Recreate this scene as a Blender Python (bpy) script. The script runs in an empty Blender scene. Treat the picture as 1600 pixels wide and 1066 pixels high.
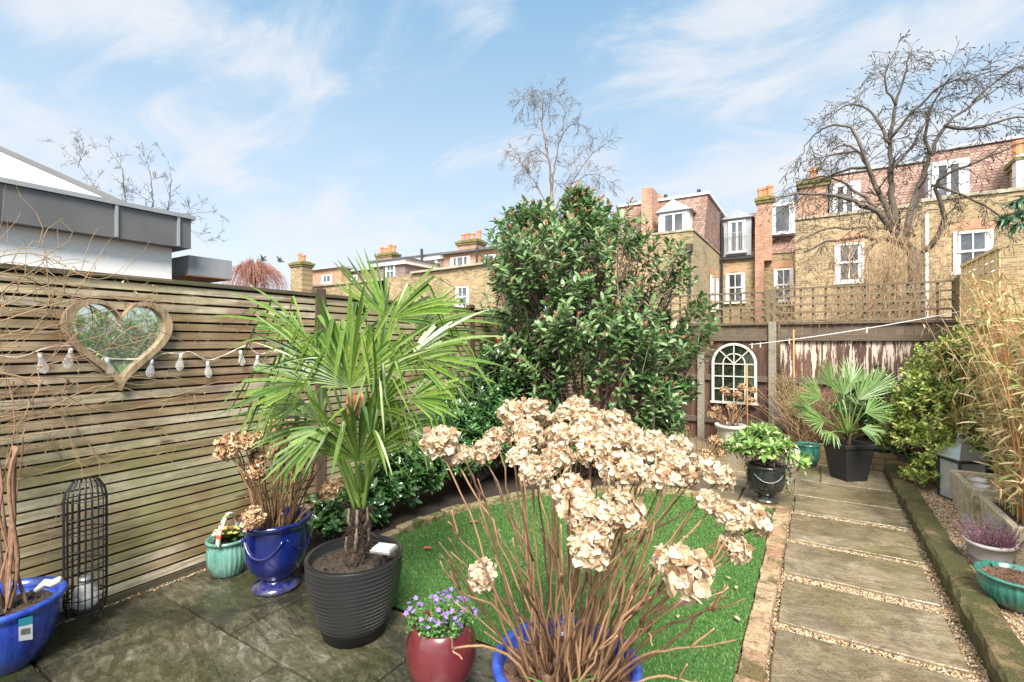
import bpy, math, random
import numpy as np
from mathutils import Vector, Matrix, noise as mnoise
R_ = math.radians
PI = math.pi
scene = bpy.context.scene
COL = scene.collection
rnd = random.Random(7)
nrg = np.random.default_rng(11)

# ---------------------------------------------------------------- camera
CAMH, FPX, YAW = 1.5, 760.0, R_(32.0)
cc, ss = math.cos(YAW), math.sin(YAW)
cam_d = bpy.data.cameras.new('camera')
cam = bpy.data.objects.new('camera', cam_d)
COL.objects.link(cam)
cam.location = (0, 0, CAMH)
cam.rotation_euler = (R_(90), 0, YAW)
cam_d.sensor_width = 36.0
cam_d.lens = 36.0 * FPX / 1600.0
cam_d.clip_start = 0.05
cam_d.clip_end = 3000
scene.camera = cam
scene.view_settings.view_transform = 'Standard'
scene.view_settings.look = 'None'
scene.view_settings.gamma = 1
scene.view_settings.use_curve_mapping = False
scene.view_settings.exposure = 1.45
scene.render.resolution_x = 1024
scene.render.resolution_y = 682

# ---------------------------------------------------------------- node helper
class NT:
    def __init__(self, tree):
        self.t = tree
        self.t.nodes.clear()
    def n(self, typ, ins=None, **props):
        nd = self.t.nodes.new(typ)
        for k, v in props.items():
            setattr(nd, k, v)
        for k, v in (ins or {}).items():
            s = nd.inputs[k]
            if isinstance(v, bpy.types.NodeSocket):
                self.t.links.new(v, s)
            elif isinstance(v, bpy.types.Node):
                self.t.links.new(v.outputs[0], s)
            else:
                if hasattr(s.default_value, '__len__') and not isinstance(v, str):
                    v = tuple(v)
                    if len(s.default_value) == 4 and len(v) == 3:
                        v = v + (1,)
                s.default_value = v
        return nd
    def math(self, op, a, b=0.0, c=0.0, clamp=False):
        nd = self.n('ShaderNodeMath', {0: a, 1: b, 2: c}, operation=op)
        nd.use_clamp = clamp
        return nd.outputs[0]
    def ramp(self, fac, stops, interp='LINEAR'):
        nd = self.n('ShaderNodeValToRGB', {0: fac})
        cr = nd.color_ramp
        cr.interpolation = interp
        while len(cr.elements) < len(stops):
            cr.elements.new(0.5)
        for e, (p, c) in zip(cr.elements, stops):
            e.position = p
            if not hasattr(c, '__len__'): c = (c, c, c)
            e.color = (c[0], c[1], c[2], 1)
        return nd.outputs[0]
    def mix(self, fac, a, b, mode='MIX'):
        nd = self.n('ShaderNodeMix', {}, data_type='RGBA', blend_type=mode)
        for i, v in ((0, fac), (6, a), (7, b)):
            s = nd.inputs[i]
            if isinstance(v, bpy.types.NodeSocket): self.t.links.new(v, s)
            elif i == 0: s.default_value = v
            else: s.default_value = tuple(v) + (1,) if len(v) == 3 else v
        return nd.outputs[2]
    def noise(self, vec, scale, detail=4, rough=0.55, dist=0.0):
        return self.n('ShaderNodeTexNoise', {'Vector': vec, 'Scale': scale, 'Detail': detail, 'Roughness': rough, 'Distortion': dist}).outputs[0]
    def map(self, vec, scale=(1, 1, 1), rot=(0, 0, 0), loc=(0, 0, 0)):
        return self.n('ShaderNodeMapping', {'Vector': vec, 'Scale': scale, 'Rotation': rot, 'Location': loc}).outputs[0]
    def obj(self):
        return self.n('ShaderNodeTexCoord').outputs['Object']
    def pos(self):
        return self.n('ShaderNodeNewGeometry').outputs['Position']
    def isl(self):
        return self.n('ShaderNodeNewGeometry').outputs['Random Per Island']
    def orand(self):
        return self.n('ShaderNodeObjectInfo').outputs['Random']

# ---------------------------------------------------------------- world, sun
SUN_EL, SUN_AZ = R_(48), R_(146)       # azimuth measured clockwise from +Y
W = bpy.data.worlds.new('World')
scene.world = W
W.use_nodes = True
w = NT(W.node_tree)
sky = w.n('ShaderNodeTexSky', {}, sky_type='NISHITA')
sky.sun_disc = False
sky.sun_elevation = SUN_EL
sky.sun_rotation = SUN_AZ
sky.air_density = 1.0
sky.dust_density = 0.6
sky.ozone_density = 2.5
tc = w.n('ShaderNodeTexCoord').outputs['Generated']
sep = w.n('ShaderNodeSeparateXYZ', {0: tc})
zz = w.math('MAXIMUM', sep.outputs[2], 0.0)
zd = w.math('ADD', zz, 0.22)
u = w.math('DIVIDE', sep.outputs[0], zd)
v = w.math('DIVIDE', sep.outputs[1], zd)
cv = w.n('ShaderNodeCombineXYZ', {0: u, 1: v, 2: 0.0}).outputs[0]
n1 = w.noise(w.map(cv, (1.0, 1.7, 1), (0, 0, R_(-28)), (3.1, 0.7, 0)), 2.1, 10, 0.62, 0.6)
az = w.math('ARCTAN2', sep.outputs[0], sep.outputs[1]); el = w.math('ARCSINE', sep.outputs[2])
CLOUDS = [(230, 15, 260, 60, .75), (80, 205, 210, 45, .62), (260, 190, 130, 60, .55), (370, 275, 70, 32, .5), (530, 375, 150, 50, .62), (740, 8, 50, 22, .4), (1190, 12, 110, 45, .62), (1450, 35, 200, 35, .5),
          (1170, 145, 130, 60, .8), (1340, 95, 190, 42, .62), (1270, 235, 220, 75, .72), (1010, 275, 150, 45, .45), (1520, 160, 170, 70, .62), (950, 55, 90, 28, .35), (150, 330, 300, 60, .4)]
tot = None
for px, py, sx, sy, st in CLOUDS:
    x_, z_ = (px - 800) / FPX, (533 - py) / FPX
    a0 = math.atan2(x_, 1) - YAW; e0 = math.atan2(z_, math.hypot(x_, 1)); k = 1 / (1 + x_ * x_)
    da = w.math('DIVIDE', w.math('SUBTRACT', az, a0), sx * 1.1 * k / FPX); de = w.math('DIVIDE', w.math('SUBTRACT', el, e0), sy * 1.1 * math.sqrt(k) / FPX)
    q_ = w.math('MULTIPLY', w.math('EXPONENT', w.math('MULTIPLY', w.math('ADD', w.math('MULTIPLY', da, da), w.math('MULTIPLY', de, de)), -0.6)), st)
    tot = q_ if tot is None else w.math('MAXIMUM', tot, q_)
msk = w.math('ADD', w.math('MULTIPLY', tot, 0.62), w.math('MULTIPLY', w.math('SUBTRACT', n1, 0.5), 1.45))
cl = w.ramp(msk, [(0.0, 0), (0.02, 0.0), (0.56, 0.88)], 'EASE')
grad = w.ramp(zz, [(0.0, (.62, .65, .69)), (0.12, (.58, .635, .69)), (0.36, (.40, .53, .65)), (0.57, (.23, .41, .58)), (1.0, (.12, .28, .48))])
grad = w.mix(1.0, grad, (4.3, 4.3, 4.3), 'MULTIPLY')
skyc = w.mix(0.85, sky.outputs[0], grad)
skyc = w.mix(cl, skyc, (2.75, 2.85, 3.0))
ba, be_ = R_(-152), R_(50)      # added bright cloud patch, unseen behind the camera, to lift the fill light
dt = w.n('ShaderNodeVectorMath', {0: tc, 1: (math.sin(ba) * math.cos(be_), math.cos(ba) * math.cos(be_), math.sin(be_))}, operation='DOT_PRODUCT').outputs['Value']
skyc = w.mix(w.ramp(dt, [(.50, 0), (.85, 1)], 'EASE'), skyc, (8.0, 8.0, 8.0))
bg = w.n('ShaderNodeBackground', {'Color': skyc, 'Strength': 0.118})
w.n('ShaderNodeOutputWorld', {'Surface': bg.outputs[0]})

sun_d = bpy.data.lights.new('sun', 'SUN')
sun_d.energy = 3.4
sun_d.angle = R_(24)
sun_d.color = (1.0, 0.95, 0.87)
sun = bpy.data.objects.new('sun', sun_d)
COL.objects.link(sun)
sd = Vector((math.sin(SUN_AZ) * math.cos(SUN_EL), math.cos(SUN_AZ) * math.cos(SUN_EL), math.sin(SUN_EL)))
sun.rotation_euler = sd.to_track_quat('Z', 'Y').to_euler()

# ---------------------------------------------------------------- photo geometry -> metres
RV = np.array((cc, ss, 0.0)); FV = np.array((-ss, cc, 0.0)); UV = np.array((0, 0, 1.0))
CP = np.array((0, 0, CAMH))
def S(px, py, d):
    return CP + RV * ((px - 800) / FPX * d) + FV * d + UV * ((533 - py) / FPX * d)
def G(px, py, z=0.0):
    d = FPX * (CAMH - z) / (py - 533.0)
    p = S(px, py, d)
    return p
def dY(px, Y):
    r = (px - 800) / FPX
    return Y / (r * ss + cc)
def XY(px, Y):                      # X where pixel column px meets the plane Y
    r = (px - 800) / FPX
    return dY(px, Y) * (r * cc - ss)
def ZY(px, py, Y):
    return CAMH + (533 - py) / FPX * dY(px, Y)
def dX(px, X):
    r = (px - 800) / FPX
    return X / (r * cc - ss)
def YX(px, X):
    r = (px - 800) / FPX
    return dX(px, X) * (r * ss + cc)
def ZX(px, py, X):
    return CAMH + (533 - py) / FPX * dX(px, X)

# ---------------------------------------------------------------- mesh builder
BASE = {}
class MB:
    def __init__(self):
        self.v = []; self.f = []; self.n = 0
    def add(self, V, F):
        V = np.asarray(V, dtype=float).reshape(-1, 3)
        o = self.n
        self.v.append(V); self.n += len(V)
        if isinstance(F, np.ndarray):
            self.f.extend((F + o).tolist())
        else:
            self.f.extend([[i + o for i in f] for f in F])
        return self
    def box(self, x0, x1, y0, y1, z0, z1, rot=None, about=None):
        V = np.array([(x, y, z) for z in (z0, z1) for y in (y0, y1) for x in (x0, x1)], float)
        if rot is not None:
            c = V.mean(0) if about is None else np.array(about)
            V = (V - c) @ np.array(rot).T + c
        return self.add(V, [(0, 2, 3, 1), (4, 5, 7, 6), (0, 1, 5, 4), (2, 6, 7, 3), (0, 4, 6, 2), (1, 3, 7, 5)])
    def bar(self, p, q, w, h, up=(0, 0, 1)):
        p = np.array(p, float); q = np.array(q, float)
        a = q - p; L = np.linalg.norm(a); a /= L
        up = np.array(up, float)
        b = np.cross(a, up); b /= np.linalg.norm(b); c = np.cross(b, a)
        V = [e + b * sx * w / 2 + c * sz * h / 2 for e in (p, q) for sx, sz in ((-1, -1), (1, -1), (1, 1), (-1, 1))]
        return self.add(V, [(0, 1, 2, 3), (7, 6, 5, 4), (0, 4, 5, 1), (1, 5, 6, 2), (2, 6, 7, 3), (3, 7, 4, 0)])
    def tube(self, pts, r, n=5, cap=True):
        P = np.array(pts, float); m = len(P)
        rr = np.full(m, r, float) if np.isscalar(r) else np.interp(np.linspace(0, 1, m), np.linspace(0, 1, len(r)), r)
        T = np.gradient(P, axis=0)
        T /= (np.linalg.norm(T, axis=1, keepdims=True) + 1e-12)
        ref = np.array((0.31, 0.17, 0.93)) if abs(T[0][2]) < 0.8 else np.array((0.9, 0.3, 0.1))
        V = np.empty((m, n, 3)); an = np.arange(n) * 2 * PI / n
        b = np.cross(T[0], ref); b /= np.linalg.norm(b)
        for i in range(m):
            b = b - T[i] * np.dot(b, T[i]); b /= (np.linalg.norm(b) + 1e-12)
            c = np.cross(T[i], b)
            V[i] = P[i] + rr[i] * (np.outer(np.cos(an), b) + np.outer(np.sin(an), c))
        F = []
        for i in range(m - 1):
            for j in range(n):
                k = (j + 1) % n
                F.append((i * n + j, i * n + k, (i + 1) * n + k, (i + 1) * n + j))
        if cap:
            F.append(tuple(range(n))[::-1]); F.append(tuple(range((m - 1) * n, m * n)))
        return self.add(V.reshape(-1, 3), F)
    def lathe(self, prof, n=48, c=(0, 0, 0), sx=1.0, sy=1.0, rot=0.0, flute=None):
        """prof: (radius, z) from bottom outside, up, over the rim and down inside"""
        an = np.arange(n) * 2 * PI / n
        V = []
        for k, (r, z) in enumerate(prof):
            rad = np.full(n, float(r))
            if flute: rad = rad * flute(k / (len(prof) - 1), an, r, z)
            x = rad * np.cos(an) * sx; y = rad * np.sin(an) * sy
            X = x * math.cos(rot) - y * math.sin(rot); Y = x * math.sin(rot) + y * math.cos(rot)
            V.append(np.stack([X + c[0], Y + c[1], np.full(n, z + c[2])], 1))
        V = np.concatenate(V); F = []
        for i in range(len(prof) - 1):
            for j in range(n):
                k = (j + 1) % n
                F.append((i * n + j, i * n + k, (i + 1) * n + k, (i + 1) * n + j))
        F.append(tuple(range(n))[::-1]); F.append(tuple(range((len(prof) - 1) * n, len(prof) * n)))
        return self.add(V, F)
    def prism(self, poly, a, b, axis='z'):
        """extrude polygon (list of 2-D points) between a and b along axis; x: (y,z) y: (x,z) z: (x,y)"""
        def mk(p, t):
            return {'z': (p[0], p[1], t), 'y': (p[0], t, p[1]), 'x': (t, p[0], p[1])}[axis]
        n = len(poly)
        V = [mk(p, a) for p in poly] + [mk(p, b) for p in poly]
        F = [tuple(range(n)), tuple(range(n, 2 * n))[::-1]] + [(i, (i + 1) % n, n + (i + 1) % n, n + i) for i in range(n)]
        self.add(V, F)
        self.fixn = True
        return self
    def leaves(self, P, A, N, L, Wd, tmpl, jit=0.0):
        """P positions, A axis, N normals (n,3); L, Wd arrays; tmpl = (T(k,3), F)"""
        P = np.asarray(P, float); n = len(P)
        if n == 0: return self
        A = np.asarray(A, float); A = A / (np.linalg.norm(A, axis=1, keepdims=True) + 1e-9)
        N = np.asarray(N, float); B = np.cross(A, N); B /= (np.linalg.norm(B, axis=1, keepdims=True) + 1e-9)
        N = np.cross(B, A)
        L = np.broadcast_to(np.asarray(L, float), (n,)); Wd = np.broadcast_to(np.asarray(Wd, float), (n,))
        T, F = tmpl
        V = (P[:, None, :] + B[:, None, :] * (T[None, :, 0:1] * Wd[:, None, None])
             + A[:, None, :] * (T[None, :, 1:2] * L[:, None, None]) + N[:, None, :] * (T[None, :, 2:3] * L[:, None, None]))
        if jit: V = V + nrg.normal(0, jit, V.shape) * L[:, None, None]
        k = len(T)
        o = self.n
        self.v.append(V.reshape(-1, 3)); self.n += n * k
        offs = (np.arange(n) * k + o)
        for f in F:
            self.f.extend((np.array(f)[None, :] + offs[:, None]).tolist())
        return self
    def build(self, name, mat, parent=None, smooth=False, bevel=0.0, off=None):
        me = bpy.data.meshes.new(name)
        V = np.concatenate(self.v) if self.v else np.zeros((0, 3))
        if off is None:
            off = BASE.get(parent.name, (0, 0, 0)) if parent is not None else (0, 0, 0)
        V = V - np.array(off, float)
        me.from_pydata(V.tolist(), [], self.f)
        if getattr(self, 'fixn', False):
            import bmesh
            bm = bmesh.new(); bm.from_mesh(me)
            bmesh.ops.recalc_face_normals(bm, faces=bm.faces); bm.to_mesh(me); bm.free()
        if smooth: me.polygons.foreach_set('use_smooth', [True] * len(me.polygons))
        me.update()
        o = bpy.data.objects.new(name, me)
        COL.objects.link(o)
        if mat is not None: me.materials.append(mat)
        if parent is not None:
            o.parent = parent
            BASE[o.name] = BASE.get(parent.name, (0, 0, 0))
        if bevel > 0:
            md = o.modifiers.new('bevel', 'BEVEL'); md.width = bevel; md.segments = 2; md.limit_method = 'ANGLE'
        return o

def thing(name, label, cat, base, group=None):
    o = bpy.data.objects.new(name, None)
    COL.objects.link(o)
    o.empty_display_size = 0.1
    o.location = tuple(float(x) for x in base)
    BASE[o.name] = tuple(float(x) for x in base)
    o['label'] = label; o['category'] = cat
    if group: o['group'] = group
    return o
def tag(o, label, cat, group=None):
    o['label'] = label; o['category'] = cat
    if group: o['group'] = group
    return o
def centre_origin(o):
    me = o.data
    n = len(me.vertices); co = np.empty(n * 3); me.vertices.foreach_get('co', co); co = co.reshape(-1, 3)
    c = (co.min(0) + co.max(0)) / 2; c[2] = co[:, 2].min()
    me.vertices.foreach_set('co', (co - c).ravel()); me.update()
    o.location = tuple(c)
    return o
def struct(o, kind='structure'):
    o['kind'] = kind
    return o

# leaf templates: x across (-.5...5), y along (0..1), z along the normal
LEAF = (np.array([(0, 0, 0), (-.42, .28, .03), (0, .3, -.02), (.42, .28, .03), (-.46, .58, .02), (0, .6, -.03), (.46, .58, .02), (0, 1, -.12), (-.26, .84, -.03), (.26, .84, -.03)], float),
        [(0, 2, 1), (0, 3, 2), (1, 2, 5, 4), (2, 3, 6, 5), (4, 5, 7, 8), (5, 6, 9, 7)])
LEAFS = (np.array([(0, 0, 0), (-.5, .45, .04), (0, .5, -.02), (.5, .45, .04), (0, 1, -.08)], float),
         [(0, 2, 1), (0, 3, 2), (1, 2, 4), (2, 3, 4)])
BLADE = (np.array([(-.35, 0, 0), (.35, 0, 0), (-.5, .35, .03), (.5, .35, .03), (-.38, .7, -.03), (.38, .7, -.03), (0, 1, -.16)], float),
         [(0, 1, 3, 2), (2, 3, 5, 4), (4, 5, 6)])
PETAL = (np.array([(-.12, 0, 0), (.12, 0, 0), (-.46, .35, .08), (0, .4, .0), (.46, .35, .10), (-.52, .72, .20), (0, .78, .10), (.52, .72, .16), (-.25, 1, .22), (.28, 1.0, .30)], float),
         [(0, 1, 3), (0, 3, 2), (1, 4, 3), (2, 3, 6, 5), (3, 4, 7, 6), (5, 6, 8), (6, 7, 9), (6, 9, 8)])

# ---------------------------------------------------------------- materials
MATS = {}
def material(name, fn):
    if name in MATS: return MATS[name]
    m = bpy.data.materials.new(name)
    m.use_nodes = True
    t = NT(m.node_tree)
    out = fn(t)
    t.n('ShaderNodeOutputMaterial', {'Surface': out})
    MATS[name] = m
    return m
def pbsdf(t, col, rough=0.6, bump=None, bstr=0.3, bdist=0.01, **kw):
    ins = {'Base Color': col, 'Roughness': rough}
    ins.update({k.replace('_', ' '): v for k, v in kw.items()})
    if bump is not None:
        ins['Normal'] = t.n('ShaderNodeBump', {'Height': bump, 'Strength': bstr, 'Distance': bdist}).outputs[0]
    return t.n('ShaderNodeBsdfPrincipled', ins).outputs[0]
def plain(name, col, rough=0.6, var=0.12, scale=12, bstr=0.15, **kw):
    def f(t):
        nz = t.noise(t.obj(), scale, 5, 0.6)
        c = t.mix(t.ramp(nz, [(0.3, 0), (0.7, 1)]), tuple(x * (1 - var) for x in col), tuple(min(1, x * (1 + var)) for x in col))
        return pbsdf(t, c, rough, nz, bstr, 0.004, **kw)
    return material(name, f)
def leafmat(name, cols, rough=0.35, trans=0.25, spec=0.5):
    def f(t):
        k = len(cols)
        c = t.ramp(t.isl(), [(i / max(1, k - 1), x) for i, x in enumerate(cols)])
        nz = t.noise(t.obj(), 60, 2)
        c = t.mix(t.ramp(nz, [(0.35, 0), (0.7, 0.35)]), c, tuple(x * 0.6 for x in cols[0]))
        b = t.n('ShaderNodeBsdfPrincipled', {'Base Color': c, 'Roughness': rough, 'Specular IOR Level': spec}).outputs[0]
        tr = t.n('ShaderNodeBsdfTranslucent', {'Color': c}).outputs[0]
        return t.n('ShaderNodeMixShader', {0: trans, 1: b, 2: tr}).outputs[0]
    return material(name, f)
def woodmat(name, cols, axis='y', algae=0.0, algcol=(0.10, 0.13, 0.035), bleach=0.0, rough=0.75, wet=0.0, gs=1.0):
    """cols: per-board ramp; axis = grain direction"""
    def f(t):
        p = t.pos(); isl = t.isl()
        off = t.n('ShaderNodeCombineXYZ', {0: t.math('MULTIPLY', isl, 37.0), 1: t.math('MULTIPLY', isl, 91.0), 2: t.math('MULTIPLY', isl, 53.0)}).outputs[0]
        q = t.n('ShaderNodeVectorMath', {0: p, 1: off}, operation='ADD').outputs[0]
        sc = {'x': (2, 34, 34), 'y': (34, 2, 34), 'z': (34, 34, 2)}[axis]
        sc = tuple(a * gs for a in sc)
        g = t.noise(t.map(q, sc), 2.2, 6, 0.65, 0.5)
        g2 = t.noise(t.map(q, tuple(a * .3 for a in sc)), 1.5, 3, 0.6, 1.2)
        k = len(cols)
        c = t.ramp(t.math('ADD', t.math('MULTIPLY', isl, 0.6), t.math('MULTIPLY', g2, 0.45)), [(0.08 + 0.84 * i / max(1, k - 1), x) for i, x in enumerate(cols)])
        c = t.mix(t.ramp(g, [(0.30, 0.85), (0.5, 0.15), (0.7, 0)]), c, tuple(x * 0.32 for x in cols[0]))
        c = t.mix(t.ramp(g, [(0.55, 0), (0.8, 0.4)]), c, tuple(min(1, x * 1.35) for x in cols[-1]))
        if algae > 0:
            a = t.noise(p, 1.1, 4, 0.65, 0.4)
            a2 = t.noise(q, 22, 4, 0.7)
            m = t.ramp(t.math('ADD', t.math('MULTIPLY', a, 0.75), t.math('MULTIPLY', a2, 0.28)), [(0.52 - 0.16 * algae, 0), (0.66 - 0.1 * algae, min(0.85, algae))])
            c = t.mix(m, c, algcol)
        if wet > 0:
            a = t.noise(t.map(p, (1, 1, 1), (0, 0, 0), (9, 3, 5)), 1.3, 3, 0.6, 0.8)
            m = t.ramp(a, [(0.5, 0), (0.62, wet)])
            c = t.mix(m, c, (0.13, 0.045, 0.022))
        if bleach > 0:
            b = t.noise(t.map(q, {'x': (1, 9, 9), 'y': (9, 1, 9), 'z': (14, 14, 1.6)}[axis]), 1.6, 5, 0.7, 0.2)
            hz_ = t.n('ShaderNodeSeparateXYZ', {0: p}).outputs[2]; b = t.math('MULTIPLY', b, t.ramp(t.math('ADD', hz_, t.math('MULTIPLY', b, .5)), [(.0, .6), (.99, .75), (1.0, 1)]) if False else t.math('MULTIPLY_ADD', hz_, .28, .68)); m = t.ramp(b, [(0.53, 0), (0.57, bleach)])
            c = t.mix(m, c, (0.55, 0.46, 0.38))
        kn = t.n('ShaderNodeTexVoronoi', {'Vector': t.map(q, {'x': (1.5, 8, 8), 'y': (8, 1.5, 8), 'z': (8, 8, 1.5)}[axis]), 'Scale': 1.0}).outputs[0]
        c = t.mix(t.ramp(kn, [(0.05, 0.85), (0.11, 0.0)]), c, (0.05, 0.03, 0.02))
        return pbsdf(t, c, rough, g, 0.45, 0.004)
    return material(name, f)
def brickmat(name, c1, c2, mort, bw=0.225, bh=0.075, axis='y', var=0.5, rough=0.9, stain=(0.05, 0.045, 0.03), msize=0.01):
    def f(t):
        p = t.pos()
        s = t.n('ShaderNodeSeparateXYZ', {0: p})
        uu = {'y': s.outputs[0], 'x': s.outputs[1]}.get(axis)
        if uu is None: uu = t.math('ADD', s.outputs[0], s.outputs[1])
        vec = t.n('ShaderNodeCombineXYZ', {0: uu, 1: s.outputs[2], 2: 0.0}).outputs[0]
        b = t.n('ShaderNodeTexBrick', {'Vector': vec, 'Color1': c1, 'Color2': c2, 'Mortar': mort, 'Scale': 1.0, 'Mortar Size': msize,
                                       'Brick Width': bw, 'Row Height': bh, 'Bias': 0.0, 'Mortar Smooth': 0.1})
        nz = t.noise(t.map(p, (1, 1, 2)), 6.5, 6, 0.8)
        c = t.mix(t.ramp(nz, [(0.4, 0), (0.68, var)]), b.outputs[0], tuple(x * 0.45 for x in c1))
        n2 = t.noise(p, 0.7, 4, 0.6)
        c = t.mix(t.ramp(n2, [(0.48, 0), (0.72, 0.45)]), c, stain)
        return pbsdf(t, c, rough, b.outputs[1], -0.4, 0.01)
    return material(name, f)
# ================================================================ materials of the setting
def _slab(wet):
    def f(t):
        isl = t.isl(); p = t.pos()
        off = t.n('ShaderNodeCombineXYZ', {0: t.math('MULTIPLY', isl, 37.0), 1: t.math('MULTIPLY', isl, 71.0), 2: 0.0}).outputs[0]
        q = t.n('ShaderNodeVectorMath', {0: p, 1: off}, operation='ADD').outputs[0]
        rot = t.n('ShaderNodeCombineXYZ', {0: 0.0, 1: 0.0, 2: t.math('MULTIPLY_ADD', isl, 3.0, -1.5)}).outputs[0]
        mp = t.n('ShaderNodeMapping', {'Vector': q, 'Rotation': rot, 'Scale': (1.3, 2.9, 1)}).outputs[0]
        big = t.noise(mp, 1.0, 4, 0.52, 0.6)
        mid = t.noise(q, 9, 6, 0.7, 0.3)
        fine = t.noise(q, 110, 4, 0.7)
        sheet = t.noise(t.map(mp, (2.2, 4.2, 1)), 1.7, 7, 0.70, 1.1)
        lv = t.math('MULTIPLY', t.math('ADD', big, t.math('ADD', t.math('MULTIPLY', mid, 0.10), t.math('MULTIPLY', sheet, 0.16))), 26.0)
        led = t.math('FLOOR', lv); fr = t.math('FRACT', lv)
        edge = t.ramp(fr, [(0.0, 1.0), (0.10, 0.25), (0.22, 0.0), (0.96, 0.0), (1.0, 0.6)])
        edge = t.math('MULTIPLY', edge, t.ramp(t.noise(q, 5.5, 4, .7), [(.44, 0), (.58, 1)]))
        if wet: st = [(0.0, (0.008, 0.008, 0.007)), (0.28, (0.016, 0.017, 0.012)), (0.5, (0.046, 0.043, 0.027)), (0.68, (0.095, 0.085, 0.055)), (0.86, (0.18, 0.175, 0.145)), (1.0, (0.34, 0.34, 0.31))]
        else: st = [(0.0, (0.10, 0.07, 0.036)), (0.25, (0.12, 0.088, 0.05)), (0.5, (0.215, 0.168, 0.105)), (0.72, (0.30, 0.25, 0.175)), (1.0, (0.46, 0.42, 0.35))]
        h = t.math('ADD', t.math('MULTIPLY', isl, 0.32), t.math('MULTIPLY', t.ramp(t.math('ADD', t.math('MULTIPLY', big, .3), t.math('ADD', t.math('MULTIPLY', mid, .25), t.math('MULTIPLY', sheet, .45))), [(.37, 0), (.63, 1)]), 0.68))
        c = t.ramp(h, st)
        c = t.mix(t.math('MULTIPLY', edge, .6), c, (0.05, 0.038, 0.02) if not wet else (0.010, 0.009, 0.006))
        c = t.mix(t.ramp(fr, [(0.30, 0), (0.36, .22), (0.6, .0)]), c, (0.42, 0.38, 0.29) if not wet else (0.20, 0.18, 0.13))
        gr = t.ramp(t.noise(p, 1.4, 5, 0.7, 0.5), [(0.46, 0), (0.62, 0.7 if wet else 0.5)])
        c = t.mix(gr, c, (0.030, 0.036, 0.010) if wet else (0.135, 0.115, 0.035))
        dk = t.ramp(t.noise(t.map(p, (1, 1, 1), (0, 0, 0), (4, 8, 0)), 2.1, 5, 0.65, 0.6), [(0.50, 0), (0.62, 0.75)])
        c = t.mix(dk, c, (0.014, 0.013, 0.010) if wet else (0.10, 0.08, 0.05))
        sp = t.ramp(t.noise(q, 30, 5, 0.75), [(0.66, 0), (0.69, 0.7)])
        c = t.mix(t.math('MULTIPLY', sp, t.ramp(t.noise(p, 2.6, 2), [(.5, 0), (.6, 1)])), c, (0.50, 0.50, 0.45))
        c = t.mix(t.ramp(fine, [(.35, .35), (.5, 0)]), c, (0.03, 0.025, 0.015))
        hb = t.math('ADD', t.math('MULTIPLY', t.math('ADD', led, t.math('SMOOTH_MIN', t.math('MULTIPLY', fr, 5.0), 1.0, 0.1)), 0.10), t.math('ADD', t.math('MULTIPLY', mid, 0.45), t.math('MULTIPLY', fine, 0.14)))
        ro = t.ramp(t.noise(p, 3.0, 4, .6), [(0.44, 0.04 if wet else 0.18), (0.58, 0.32 if wet else 0.46)])
        return pbsdf(t, c, ro, hb, 0.85, 0.012)
    return f
M_SLABW = material('wet_sandstone', _slab(True))
M_SLABP = material('buff_sandstone', _slab(False))
def _gravel(t):
    v = t.n('ShaderNodeTexVoronoi', {'Vector': t.pos(), 'Scale': 95.0})
    c = t.ramp(v.outputs[1], [(0.0, (0.20, 0.12, 0.06)), (0.35, (0.42, 0.28, 0.15)), (0.7, (0.55, 0.42, 0.27)), (1.0, (0.7, 0.62, 0.5))])
    c = t.mix(t.ramp(v.outputs[0], [(0.3, 0), (0.75, 0.85)]), c, (0.05, 0.035, 0.02))
    return pbsdf(t, c, 0.8, v.outputs[0], -0.8, 0.01)
M_GRAVEL = material('gravel_bed', _gravel)
M_PEB = material('pebble', lambda t: pbsdf(t, t.ramp(t.isl(), [(0, (0.09, 0.05, 0.025)), (0.25, (0.27, 0.16, 0.07)), (0.5, (0.40, 0.27, 0.14)), (0.75, (0.52, 0.40, 0.25)), (0.92, (0.25, 0.24, 0.22)), (1, (0.7, 0.64, 0.54))]), 0.6, t.noise(t.pos(), 200, 2), 0.3, 0.002))
M_SOIL = plain('soil', (0.035, 0.024, 0.016), 0.9, 0.5, 60, 1.0)
def _moss(c1, c2, c3, mossy=0.5):
    def f(t):
        p = t.pos(); isl = t.isl()
        a = t.noise(p, 34, 6, 0.8); b = t.noise(p, 5.5, 6, 0.75, 0.6); c_ = t.noise(p, 150, 3, 0.7)
        c = t.mix(t.ramp(isl, [(0, 0), (1, .8)]), c2, c1)
        c = t.mix(t.ramp(a, [(0.36, .85), (0.46, .25), (0.52, 0)]), c, tuple(x * 0.28 for x in c1))
        c = t.mix(t.ramp(a, [(0.56, 0), (0.62, .55)]), c, tuple(min(1, x * 1.25) for x in c2))
        m = t.ramp(t.math('ADD', t.math('MULTIPLY', b, 0.65), t.math('MULTIPLY', a, 0.35)), [(0.56 - 0.12 * mossy, 0), (0.60 - 0.12 * mossy, 0.9)])
        c = t.mix(m, c, t.mix(t.ramp(c_, [(.4, 0), (.6, 1)]), tuple(x * .45 for x in c3), tuple(x * 1.5 for x in c3)))
        return pbsdf(t, c, 0.9, t.math('ADD', a, t.math('MULTIPLY', c_, 0.5)), 1.0, 0.02)
    return f
M_BEDGE = material('old_brick', _moss((0.34, 0.17, 0.09), (0.62, 0.46, 0.28), (0.12, 0.10, 0.03), 0.35))
M_KERB = material('mossy_stone', _moss((0.10, 0.065, 0.03), (0.30, 0.21, 0.095), (0.06, 0.065, 0.012), 0.95))
M_SEDGE = material('edging_stone', _moss((0.30, 0.22, 0.12), (0.50, 0.40, 0.22), (0.07, 0.11, 0.015), 0.55))
M_LAWNB = plain('turf_backing', (0.035, 0.10, 0.02), 0.9, 0.3, 40, 0.6)
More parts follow.
